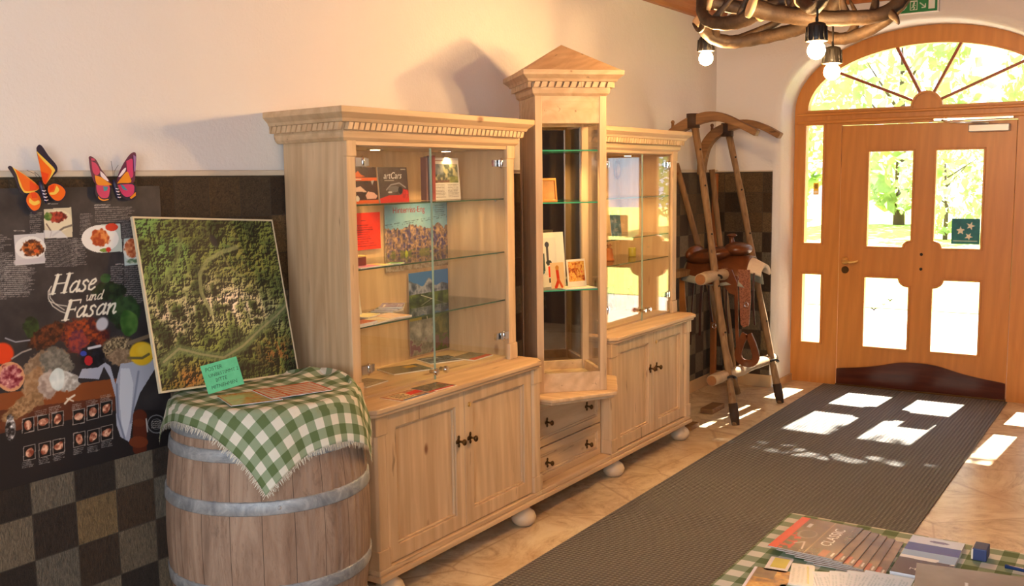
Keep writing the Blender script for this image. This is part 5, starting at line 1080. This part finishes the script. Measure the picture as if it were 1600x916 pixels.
# ================================================================ HORNED SLED WITH SADDLE
SL_=thing('horned_sled','old wooden horned sled leaning upright in the corner beside the door','sled',(6.5,-.45,0)); SM=wm(SL_)
a1,b1=Vector((6.34,-.25,1.99)),Vector((6.10,-.66,0)); a2,b2=Vector((6.96,-.25,1.94)),Vector((6.87,-.70,0))
for a,b in((a1,b1),(a2,b2)):
    m=MB(); pts=[b+(a-b)*t+Vector((.006*math.sin(t*9),.004*math.sin(t*7),0)) for t in np.linspace(0,1,14)]; m.tube(pts,[.027+.003*math.sin(i*2.1) for i in range(14)],10,flat=.85); r_=m.build('runner_pole',sled_wood,SL_)
    m=MB(); m.tube([b,b+(b-b),b+(a-b)*.07],[.031,.031,.030],10,flat=.9) if False else m.tube([b+Vector((0,0,0)),b+(a-b)*.03,b+(a-b)*.07],[.024,.031,.029],10); sub(SM,r_,m,'dark_shoe',plain('dark_worn_shoe',srgb(54,38,26),.7,bump=.3))
    m=MB()
    for t in (.16,.3,.45,.62,.78,.9): m.ball(b+(a-b)*t+Vector((-.02,-.024,0)),.007,8,6)
    sub(SM,r_,m,'nail_heads',iron)
def horn(pts,label=None):
    m=MB(); P_=cat(pts,5); n=len(P_); m.strip(P_,[.056*(.75+.5*math.sin(PI*min(1,(i+1)/n*1.2)) ) if i<n else .05 for i in range(n)],.070,(1,0,0)) ; return m.build('curved_horn',sled_horn,SL_,bevel=.006)
H1=[(6.30,-.055,1.865),(6.32,-.14,1.925),(6.34,-.26,1.985),(6.34,-.40,2.005),(6.34,-.54,1.962),(6.34,-.69,1.885)]
H2=[(6.94,-.055,1.62),(6.95,-.062,1.74),(6.95,-.09,1.84),(6.95,-.16,1.918),(6.95,-.27,1.965),(6.95,-.40,1.982),(6.95,-.52,1.95),(6.95,-.64,1.885)]
horn(H1); horn(H2)
for p in ((6.33,-.10,1.93),(6.95,-.13,1.93)):
    m=MB(); m.tube([(p[0],p[1],p[2]-.02),(p[0],p[1]+.0,p[2]+.045)],[.012,.010],8); m.ball((p[0],p[1],p[2]+.048),.014,8,6); m.build('peg',sled_horn,SL_)
for p,q in (((6.335,-.245,1.97),(6.345,-.245,1.97)),((6.955,-.245,1.93),(6.965,-.245,1.93))):
    m=MB(); m.tube([(p[0],p[1],p[2]-.035),(p[0],p[1],p[2]+.06)],[.045,.045],12); m.build('binding',iron if False else plain('dark_leather_binding',srgb(62,42,28),.7),SL_)
# rear rails and cross bars
for a,b in (((6.50,-.05,1.70),(6.93,-.36,0.02)),((7.03,-.10,1.66),(7.05,-.30,.02))):
    m=MB(); m.tube([Vector(b)+(Vector(a)-Vector(b))*t for t in np.linspace(0,1,8)],.022,8); m.build('rear_rail',sled_wood,SL_)
for p,q,r_,nm in (((5.93,-.56,.315),(7.00,-.60,.30),.036,'cross_bar'),((5.98,-.455,.955),(7.02,-.47,.965),.038,'cross_bar')):
    m=MB(); p,q=Vector(p),Vector(q); m.tube([p+(q-p)*t+Vector((0,0,.004*math.sin(t*11))) for t in np.linspace(0,1,12)],[r_*(1+.08*math.sin(i*1.7)) for i in range(12)],14); c_=m.build(nm,plain('peeled_birch_bar',srgb(176,152,118),.6,bump=.4,var=.35),SL_)
    m=MB(); m.lathe([(r_*.9,p.x-.002),(r_*.86,p.x-.005)],(0,p.y,p.z),16,'x'); sub(SM,c_,m,'sawn_end',plain('sawn_end_grain',srgb(150,100,54),.7,var=.3))
m=MB(); m.strip([(5.80,-.13,.95),(6.62,-.17,.955)],.045,.085,(0,1,0)); m.build('rear_plank',sled_wood,SL_,bevel=.004)
m=MB(); m.box(7.16,7.20,-.085,-.045,.02,1.63); tag(m.build('wooden_post',plain('amber_wood_post',srgb(160,96,42),.5,var=.3),None,bevel=.004,origin=(7.18,-.065,.02)),'upright amber wooden post behind the sled, against the tiles','post')
for p,(y0,nm) in zip((a1+(b1-a1)*.845,a2+(b2-a2)*.845,a1+(b1-a1)*.52),((0,'strap'),)*3):
    m=MB(); 
    m.tube([p+Vector((.042*math.cos(t),.042*math.sin(t),.012*math.sin(t*2))) for t in np.linspace(0,2*PI,14,endpoint=False)],.008,6,closed=True); m.build('wire_lashing',iron,SL_)
m=MB(); m.box(6.30,6.52,-.42,-.33,0,.035); tag(m.build('wood_block',sled_horn,None,bevel=.004,origin=(6.41,-.375,0)),'flat wooden block lying on the floor behind the sled feet','block')
m=MB(); m.box(5.82,5.95,-.47,-.40,0,.03); tag(m.build('wood_block',sled_horn,None,bevel=.004,origin=(5.88,-.43,0)),'small wooden wedge on the floor beside the right cabinet foot','block')
# saddle
lea=Mat('brown_saddle_leather'); v=lea.coords(); lea.color(lea.ramp(lea.noise(v,7,4,.6),[(.3,srgb(78,42,22)),(.6,srgb(112,64,34)),(.8,srgb(142,90,54))])); lea.set(Roughness=.28); lea.bump(lea.noise(v,120,3),.15,.001); lea=lea.m
lea_d=plain('dark_harness_leather',srgb(58,30,20),.45,var=.3); lea_t=Mat('tooled_leather'); v=lea_t.coords(); n=lea_t.vor(v,90); lea_t.color(lea_t.ramp(n,[(.1,srgb(96,50,30)),(.6,srgb(146,92,62))])); lea_t.set(Roughness=.4); lea_t.bump(n,.6,.003); lea_t=lea_t.m
fleece=plain('cream_fleece',srgb(222,206,180),.95,bump=.9,bscale=120,var=.1); felt=plain('grey_felt_pad',srgb(150,150,134),.95,bump=.4,bscale=200)
SD=thing('western_saddle','brown leather saddle with fleece lining hung over the sled bars','saddle',(6.55,-.43,1.0)); DM2=wm(SD); sx=6.55
def saddle_surf(name,y0,y1,zt,half,drop,mat,th=.012,crown_=.0,n=18,mm_=24,skirt=lambda t:1):
    """sheet saddle-shaped over the x axis: runs y0..y1, hangs +-half in x"""
    bm=bmesh.new(); g=[]
    for i in range(n+1):
        t=i/n; y=y0+(y1-y0)*t; row=[]
        hw=half*skirt(t)
        for j in range(mm_+1):
            s=-1+2*j/mm_; a=s*1.25; x=sx+hw*math.sin(a)/math.sin(1.25); z=zt(t)-drop*(1-math.cos(a))/(1-math.cos(1.25))*skirt(t)
            row.append(bm.verts.new((x,y,z)))
        g.append(row)
    for i in range(n):
        for j in range(mm_):
            f=bm.faces.new([g[i][j],g[i+1][j],g[i+1][j+1],g[i][j+1]]); f.smooth=True
    bmesh.ops.recalc_face_normals(bm,faces=bm.faces); bm.transform(DM2.inverted()); me=bpy.data.meshes.new(name); bm.to_mesh(me); bm.free(); me.materials.append(mat)
    o=bpy.data.objects.new(name,me); COL.objects.link(o); o.parent=SD; LOCM[o.name]=DM2; s_=o.modifiers.new('solid','SOLIDIFY'); s_.thickness=th; s_.offset=-1; return o
def prof(pts):
    xs=[p[0] for p in pts]; ys=[p[1] for p in pts]; return lambda t: float(np.interp(t,xs,ys))
egg=lambda t: max(.15,math.sin(PI*min(max(t*.94+.03,0),1))**.55)
saddle_surf('felt_pad',-.14,-.62,prof([(0,1.035),(.4,1.05),(.8,1.045),(1,1.0)]),.20,.17,felt,.010,skirt=lambda t:.8+.2*math.sin(PI*t))
saddle_surf('fleece_lining',-.50,-.69,prof([(0,1.075),(.5,1.06),(1,1.015)]),.15,.10,fleece,.022,skirt=lambda t:.95-.25*t)
saddle_surf('leather_skirt',-.16,-.60,prof([(0,1.07),(.3,1.065),(.7,1.085),(1,1.07)]),.20,.19,lea,.006,skirt=lambda t:.75+.25*math.sin(PI*t))
m=MB(); m.T=Matrix.Translation((sx-.05,-.315,1.068))@Matrix.Rotation(math.radians(-12),4,'X'); m.ball((0,0,0),(.13,.175,.056),24,14); m.build('seat',lea,SD)
m=MB(); m.T=Matrix.Translation((sx,-.175,1.075))@Matrix.Rotation(math.radians(20),4,'X'); m.ball((0,0,0),(.13,.045,.06),20,12); m.build('cantle',lea,SD)
m=MB(); m.T=Matrix.Translation((sx,-.49,1.115)); m.ball((0,0,0),(.12,.095,.048),24,14); m.build('pommel',lea,SD)
m=MB(); m.tube([(sx,-.45,1.13),(sx,-.445,1.175),(sx-.002,-.44,1.20)],[.030,.016,.018],12); m.ball((sx,-.445,1.208),(.030,.036,.012),16,8); m.build('saddle_horn',lea,SD)
# flaps, fender and stirrup on the side towards the room
def flap(name,pts,x,mat,th=.006):
    m=MB(); m.plate(pts,[],'x',x,x+th); return m.build(name,mat,SD,bevel=.002)
flap('pointed_flap',[(-.36,1.01),(-.52,.99),(-.56,.90),(-.545,.815),(-.50,.83),(-.42,.93)],sx-.185,lea)
flap('fender',[(-.555,.99),(-.635,.99),(-.645,.80),(-.635,.62),(-.60,.60),(-.575,.62),(-.565,.8)],sx-.165,lea_t,.007)
flap('stirrup_leather',[(-.525,.95),(-.555,.95),(-.565,.60),(-.575,.42),(-.555,.42),(-.54,.6)],sx-.172,lea,.005)
m=MB(); c0=Vector((sx-.165,-.625,.47)); pts=cat([c0+Vector((0,.012,.09)),c0+Vector((0,.045,.02)),c0+Vector((0,.062,-.06)),c0+Vector((0,.03,-.105)),c0+Vector((0,-.035,-.105)),c0+Vector((0,-.062,-.06)),c0+Vector((0,-.04,.02)),c0+Vector((0,-.008,.09))],4); m.strip(pts,.05,.012,(1,0,0)); m.build('stirrup',lea,SD,bevel=.003)
for (y,z0,z1,dy,mt,w_) in ((-.30,.97,.52,.02,lea_d,.018),(-.34,.97,.62,-.03,lea_d,.014),(-.42,.93,.48,-.05,lea_d,.02),(-.47,.9,.55,-.02,lea_d,.012),(-.66,.97,.62,-.01,lea_d,.012),(-.24,.95,.45,.03,lea_d,.012)):
    m=MB(); m.strip(cat([(sx-.15,y,z0),(sx-.17,y+dy*.4,(z0+z1)/2),(sx-.15,y+dy,z1)],4),w_,.004,(1,0,0)); m.build('strap',mt,SD)
for y,z in ((-.395,.60),(-.44,.66),(-.62,.76)):
    m=MB(); m.tube([(sx-.18,y+.014*math.cos(t),z+.016*math.sin(t)) for t in np.linspace(0,2*PI,12,endpoint=False)],.003,6,closed=True); m.build('buckle',chrome,SD)
# hanging paddle-like leather strap by the wall
m=MB(); m.strip(cat([(6.44,-.125,.93),(6.45,-.13,.70),(6.50,-.13,.48)],5),[.03,.036,.04,.04,.045,.05,.05,.05,.045,.04,.03],.008,(1,0,0)); tag(m.build('hanging_strap',plain('ochre_leather',srgb(170,110,52),.5,var=.2),None,origin=(6.44,-.125,.93)),'ochre leather strap hanging from the rear plank of the sled','strap')
# ================================================================ ANTLER CHANDELIER
ant=Mat('antler'); v=ant.coords(); n=ant.noise(v,9,5,.6,.6); g2=ant.noise(v,60,4,.7); c=ant.ramp(n,[(.3,srgb(44,34,25)),(.5,srgb(66,50,35)),(.75,srgb(100,78,54))]); ant.color(ant.mix(ant.ramp(g2,[(.4,.6),(.55,0)]),c,srgb(46,32,20))); ant.set(Roughness=.6); ant.bump(g2,.5,.004); ant=ant.m
cutm=plain('sawn_antler',srgb(222,190,140),.5,var=.08)
CH=thing('antler_chandelier','chandelier of brown antlers with three glowing bulbs under the ceiling','chandelier',(4.25,-1.50,2.30)); CM=wm(CH)
def beam(pts,r0,r1,tines=(),cut_=True):
    P_=[Vector(p) for p in cat(pts,6)]; n=len(P_); m=MB(); r0*=1.35; r1*=1.3; m.tube(P_,[r0+(r1-r0)*(i/(n-1))**1.3+.0015*math.sin(i*1.9) for i in range(n)],12); b=m.build('antler',ant,CH)
    for k,tp in tines:
        base=P_[int(k*(n-1))]; m=MB(); Q=cat([base]+[Vector(t) for t in tp],5); m.tube(Q,[r1*.95+(.004-r1*.95)*(i/(len(Q)-1)) for i in range(len(Q))],9); sub(CM,b,m,'tine',ant)
    if cut_:
        d=(P_[0]-P_[1]).normalized(); m=MB(); m.tube([P_[0]-d*.012,P_[0]+d*.004,P_[0]+d*.006],[r0*1.25,r0*1.2,r0*.9],14); sub(CM,b,m,'sawn_base',cutm)
# near beam
beam([(3.95,-1.505,2.288),(4.0,-1.58,2.262),(4.02,-1.72,2.232),(4.06,-1.86,2.222),(4.12,-1.98,2.235),(4.2,-2.05,2.33),(4.26,-2.04,2.47)],.027,.017,[(.25,[(4.05,-1.66,2.34),(4.12,-1.60,2.44)]),(.5,[(4.05,-1.84,2.30),(4.0,-1.90,2.40)]),(.72,[(4.1,-2.03,2.21),(4.09,-2.045,2.185)]),(.62,[(4.15,-1.94,2.32),(4.2,-1.88,2.42)])])
beam([(4.08,-1.50,2.285),(4.10,-1.41,2.258),(4.14,-1.31,2.262),(4.2,-1.21,2.30),(4.26,-1.17,2.40),(4.28,-1.22,2.52)],.024,.016,[(.25,[(4.08,-1.44,2.34),(4.06,-1.5,2.43)]),(.5,[(4.16,-1.34,2.36),(4.2,-1.42,2.45)]),(.6,[(4.26,-1.16,2.26),(4.30,-1.11,2.30)])])
# far beam, low, catching the lamp light
beam([(4.36,-1.12,2.32),(4.44,-1.13,2.262),(4.5,-1.20,2.232),(4.52,-1.32,2.236),(4.52,-1.45,2.252),(4.5,-1.56,2.272),(4.47,-1.68,2.33),(4.45,-1.75,2.44)],.022,.024,[(.35,[(4.55,-1.40,2.30),(4.6,-1.50,2.37)]),(.6,[(4.56,-1.60,2.32),(4.6,-1.66,2.42)]),(.2,[(4.42,-1.18,2.30),(4.36,-1.28,2.33)])])
beam([(4.60,-1.50,2.30),(4.56,-1.60,2.24),(4.52,-1.70,2.205),(4.47,-1.80,2.21),(4.42,-1.92,2.255),(4.36,-2.02,2.34)],.021,.019,[(.5,[(4.5,-1.78,2.28),(4.52,-1.74,2.37)]),(.8,[(4.46,-1.98,2.34),(4.5,-1.96,2.43)])])
# central and rear antlers
beam([(4.15,-1.25,2.36),(4.22,-1.38,2.33),(4.30,-1.50,2.35),(4.32,-1.64,2.40),(4.30,-1.78,2.50)],.022,.015,[(.4,[(4.22,-1.50,2.43),(4.16,-1.56,2.52)]),(.7,[(4.36,-1.66,2.46),(4.42,-1.6,2.54)])])
beam([(4.52,-1.36,2.40),(4.42,-1.44,2.34),(4.28,-1.52,2.31),(4.14,-1.66,2.31),(4.06,-1.78,2.38),(4.04,-1.82,2.50)],.020,.015,[(.5,[(4.2,-1.58,2.38),(4.26,-1.66,2.46)])])
for q in ((4.06,-1.50,2.30),(4.25,-1.93,2.36),(4.45,-1.35,2.33)):
    top_=Vector((4.26,-1.56,CZ-.13)); q=Vector(q); m=MB(); L=(top_-q).length; n=int(L/.028); d=(top_-q).normalized(); sd=d.cross(Vector((1,0,0))).normalized(); s2=d.cross(sd)
    for i in range(n):
        c=q+d*(i+.5)*L/n; e=sd if i%2 else s2; m.tube([c+d*.019*math.cos(t)+e*.009*math.sin(t) for t in np.linspace(0,2*PI,10,endpoint=False)],.0026,5,closed=True)
    m.build('chain',iron,CH)
m=MB(); m.lathe([(.012,CZ-.14),(.05,CZ-.10),(.06,CZ-.03),(.055,CZ)],(4.26,-1.56,0),24); m.build('ceiling_rose',iron,CH)
glow=Mat('incandescent_bulb'); glow.p.inputs['Emission Color'].default_value=(1,.57,.23,1); glow.p.inputs['Emission Strength'].default_value=1050; glow=glow.m
for (x,y,z),hang in (((4.5,-1.092,2.168),2.262),((3.76,-1.83,2.075),2.24),((4.18,-1.77,2.035),2.22)):
    m=MB(); m.tube([(x,y,z+.10),(x+.004,y,z+.13),(x,y,hang)],.004,6); m.tube([(x+.012*math.cos(t),y,z+.105+.012*math.sin(t)) for t in np.linspace(0,2*PI,12,endpoint=False)],.0028,6,closed=True); m.build('hook',iron,CH)
    m=MB(); ring=[(.014,z+.098),(.030,z+.093),(.036,z+.080),(.037,z+.045),(.041,z+.030),(.034,z+.028),(.020,z+.03)]; m.lathe(ring,(x,y,0),24); s_=m.build('lamp_socket',black_plastic,CH)
    m=MB()
    for k in range(12):
        a=k*PI/6; m.tube([(x+.0365*math.cos(a),y+.0365*math.sin(a),z+.082),(x+.040*math.cos(a),y+.040*math.sin(a),z+.032)],.003,5)
    sub(CM,s_,m,'ribs',black_plastic)
    m=MB(); m.lathe([(.003,z-.036),(.014,z-.033),(.026,z-.024),(.033,z-.006),(.029,z+.012),(.018,z+.027),(.013,z+.04)],(x,y,0),24); m.build('bulb',glow,CH)
# (an antler for the near bulb to hang from)
beam([(3.98,-1.70,2.30),(3.90,-1.76,2.25),(3.80,-1.82,2.236),(3.72,-1.88,2.27),(3.70,-1.95,2.36),(3.74,-1.98,2.46)],.018,.013,[(.5,[(3.78,-1.80,2.30),(3.74,-1.76,2.38)])])
# ================================================================ TABLE IN THE FOREGROUND
TB=thing('side_table','table under a green gingham cloth at the lower right','table',(1.85,-2.55,0)); TX0,TX1,TY0,TY1,TZ=1.20,2.475,-3.05,-2.185,.744
m=MB(); m.box(TX0,TX1,TY0,TY1,TZ-.03,TZ); m.build('tabletop',pine_x,TB,bevel=.004)
m=MB(); m.plate(rect(TX0+.05,TX1-.05,TY0+.05,TY1-.05),[rect(TX0+.07,TX1-.07,TY0+.07,TY1-.07)],'z',TZ-.12,TZ-.03); m.build('apron',pine_x,TB)
for x in (TX0+.06,TX1-.06):
    for y in (TY0+.06,TY1-.06): m=MB(); m.tube([(x,y,0),(x,y,TZ-.03)],[.022,.030],4,smooth=False); m.build('leg',pine_z,TB,bevel=.003)
TC=thing('gingham_tablecloth','green and white gingham tablecloth covering the foreground table','tablecloth',(1.85,-2.6,TZ))
def tpos(u,v_):
    # u along x beyond far edge TX1, v along y beyond the edge TY1; both hang down
    z=TZ+.004; x,y=u,v_; ex=max(0,u-TX1-.004); ey=max(0,v_-TY1-.004); b=.012
    def down(e): return (min(e,b),max(0,e-b))
    ox,dx=down(ex); oy,dy=down(ey); x=min(u,TX1+.004)+ox; y=min(v_,TY1+.004)+oy; d=max(dx,dy)
    z-=d+.5*(ox*ox+oy*oy)/b*.5
    x+=.012*math.sin(v_*28)*min(1,dx/.05)*(dx>0)+(.022*min(1,dy/.1) if dx>0 and dy>0 else 0); y+=.010*math.sin(u*24+1)*min(1,dy/.05)*(dy>0)+.03*min(1,dx/.1)*(1 if dx>0 and dy>0 else 0)
    return Vector((x,y,z))
us=np.concatenate([np.linspace(1.22,2.44,50),np.linspace(2.45,2.62,30)]); vs=np.concatenate([np.linspace(-3.03,-2.25,40),np.linspace(-2.24,-2.06,30)])
sheet(tpos,us,vs,'cloth_sheet',gingham,TC)
fringe(tpos,[((2.62,-3.03),(2.62,-2.06),(1,0)),((1.22,-2.06),(2.62,-2.06),(0,1))],TC,.02,.005,3)
ZT=TZ+.0065
# fan of glossy car brochures
def d_classic(P,w,h):
    P.tex(0,0,w,h,[(0,(84,56,38)),(.6,(112,80,54)),(1,(138,98,62))],4); n=vnoise(P.nx,P.ny,24); P.put((P.Y>h*.86),(232,56,24)); P.put((P.Y>h*.68)&(P.Y<h*.9)&(n>.58)&(P.X<w*.6),(214,56,32),.95)
    P.ell(w*.52,h*.66,w*.13,h*.15,(160,136,112)); P.ell(w*.53,h*.65,w*.11,h*.12,(104,80,60)); P.stroke([(w*.1,h*.52),(w*.3,h*.58),(w*.22,h*.70)],.004,(214,196,180)); P.rect(w*.72,h*.72,w*.84,h*.78,(214,206,196)); P.stroke([(0,h*.44),(w,h*.44)],.0025,(176,140,96))
    P.text('CLASSIC',w*.30,h*.20,.034,(240,234,220)); P.rect(w*.06,h*.04,w*.16,h*.07,(236,220,200)); P.rect(w*.02,h*.12,w*.2,h*.24,(196,84,40),.7)
def d_classic2(P,w,h):
    P.tex(0,0,w,h,[(0,(104,72,46)),(.6,(134,98,64)),(1,(160,120,78))],4); P.rect(w*.04,h*.08,w*.22,h*.30,(206,84,36),.75); P.rect(w*.06,h*.03,w*.17,h*.055,(240,226,206))
G5='fan of glossy brown brochures on the table'
names=['bottom brown brochure of the fan, nearest the blue brochure','fifth brown brochure of the fan, second from its right end','fourth brown brochure of the fan counted from the top','third brown brochure of the fan counted from the top','second brown brochure of the fan, just under the top one','top brown brochure of the fan with red edge and white CLASSIC lettering']
for k in range(6):
    w_,h_=.235,.150; P=Pic(w_,h_,150 if k==5 else 70,(90,60,40)); (d_classic if k==5 else d_classic2)(P,w_,h_)
    r=Vector((-math.cos(.05),-math.sin(.05)*1,0)); 
    ang=.04-.015*k; r=Vector((math.cos(ang),math.sin(ang),0)); u=Vector((-math.sin(ang),math.cos(ang),0)); y1=-2.215-.0225*(5-k)
    # lower-left corner of the print lies towards the table's right side; art x runs away from the viewer, so flip it
    o=Vector((2.165+.002*k,y1-h_,ZT+.0026*(k+1)+.001))
    tag(P.mesh('brochure',print_gloss,None,o,r,u,.0024,edge=(170,160,150)),names[k],'brochure',G5)
G6='leaflets lying on the tablecloth'
def d_yel(P,w,h): P.a[:]=np.array((226,220,214))/255.; P.rect(w*.25,h*.15,w*.95,h*.8,(196,182,40))
def d_photo(P,w,h): P.tex(0,0,w,h,[(0,(96,60,30)),(.5,(190,126,40)),(1,(226,180,80))],7); P.rect(w*.55,h*.4,w,h,(100,76,60),.8); P.rect(0,h*.93,w,h,(230,225,235))
def d_teal(P,w,h): P.tex(0,0,w,h,[(0,(70,110,90)),(1,(120,150,110))],5)
def d_white(P,w,h): P.a[:]=np.array((214,216,208))/255.; P.lines(w*.1,h*.1,w*.9,h*.9,(170,180,170),.01,.5); P.stroke([(w*.1,h*.2),(w*.9,h*.3)],.003,(190,190,110))
def d_bluish(P,w,h): P.a[:]=np.array((190,208,224))/255.; P.lines(w*.05,h*.05,w*.95,h*.95,(120,150,176),.007,.5,.1)
flat('leaflet','white leaflet with a yellow square on the tablecloth','leaflet',2.120,-2.262,ZT,.085,.05,.12,d_yel,.0015,group=G6)
flat('leaflet','golden photo leaflet nearest the table edge','leaflet',2.025,-2.270,ZT,.125,.085,.12,d_photo,.0015,group=G6)
flat('leaflet','white folded leaflet between the golden photo and the bluish sheets','leaflet',2.085,-2.325,ZT+.002,.12,.05,.25,d_white,.002,group=G6)
flat('leaflet','teal leaflet at the lower edge beside the white folded one','leaflet',1.975,-2.335,ZT,.09,.06,.1,d_teal,.0015,group=G6)
for k in range(5):
    flat('leaflet',['bluish text sheet lowest of the five, under the others','second bluish text sheet from below','middle bluish text sheet of the five','fourth bluish text sheet from below','topmost bluish text sheet of the five, touching the tan folder'][k],'leaflet',2.03+.008*k,-2.405-.022*k,ZT+.0022*k,.21,.10,.55-.13*k,d_bluish,.002,group='bluish text sheets on the table')
def d_brown(P,w,h):
    P.a[:]=np.array((74,34,24))/255.; P.rect(w*.80,0,w,h,(206,212,224)); P.rect(w*.60,0,w*.80,h,(60,56,140)); n=vnoise(P.nx,P.ny,9); P.put((P.X>w*(.40))&(P.X<w*.60),(150,176,206)); P.put((P.X>w*.38)&(P.X<w*(.46))&(n>.4),(226,228,226)); P.ell(w*.9,h*.45,.008,.022,(120,110,140)); P.text('MUR',w*.12,h*.72,.020,(220,210,200),0,-PI/2)
flat('brochure','brown and blue brochure with a mountain picture lying beside the tan folder','brochure',2.315,-2.540,ZT+.001,.255,.115,.02,d_brown,.010,nx=120,edge=(210,214,220))
def d_fold(P,w,h): P.tex(0,0,w,h,[(0,(140,128,112)),(1,(156,146,130))],3); P.rect(w*.3,h*.55,w*.62,h*.57,(206,204,196))
flat('folder','tan folder lying on thick white sheets at the right end of the table','folder',2.165,-2.655,ZT+.012,.20,.225,.16,d_fold,.006)
flat('paper_stack','thick stack of white sheets under the tan folder','paper',2.160,-2.660,ZT+.0005,.20,.225,.15,lambda P,w,h:P.rect(0,0,w,h,(215,222,228)),.010)
t=thing('small_carton','small blue box with cream label at the far right of the table','box',(2.40,-2.645,ZT)); m=MB(); m.box(2.375,2.425,-2.650,-2.62,ZT,ZT+.028); m.build('carton',plain('blue_carton',srgb(40,54,96),.5),t,bevel=.002); m=MB(); m.box(2.374,2.4255,-2.622,-2.6185,ZT+.003,ZT+.026); m.build('label',plain('cream_label',srgb(220,206,180),.4),t)
m=MB(); m.tube([(2.36,-2.69,ZT+.005),(2.35,-2.80,ZT+.005)],[.005,.0045],8); m.tube([(2.35,-2.80,ZT+.005),(2.349,-2.812,ZT+.005)],[.004,.001],8); tag(m.build('pen',plain('blue_pen',srgb(30,60,110),.3),None,origin=(2.355,-2.75,ZT)),'dark blue pen lying on the tablecloth right of the blue box','pen')
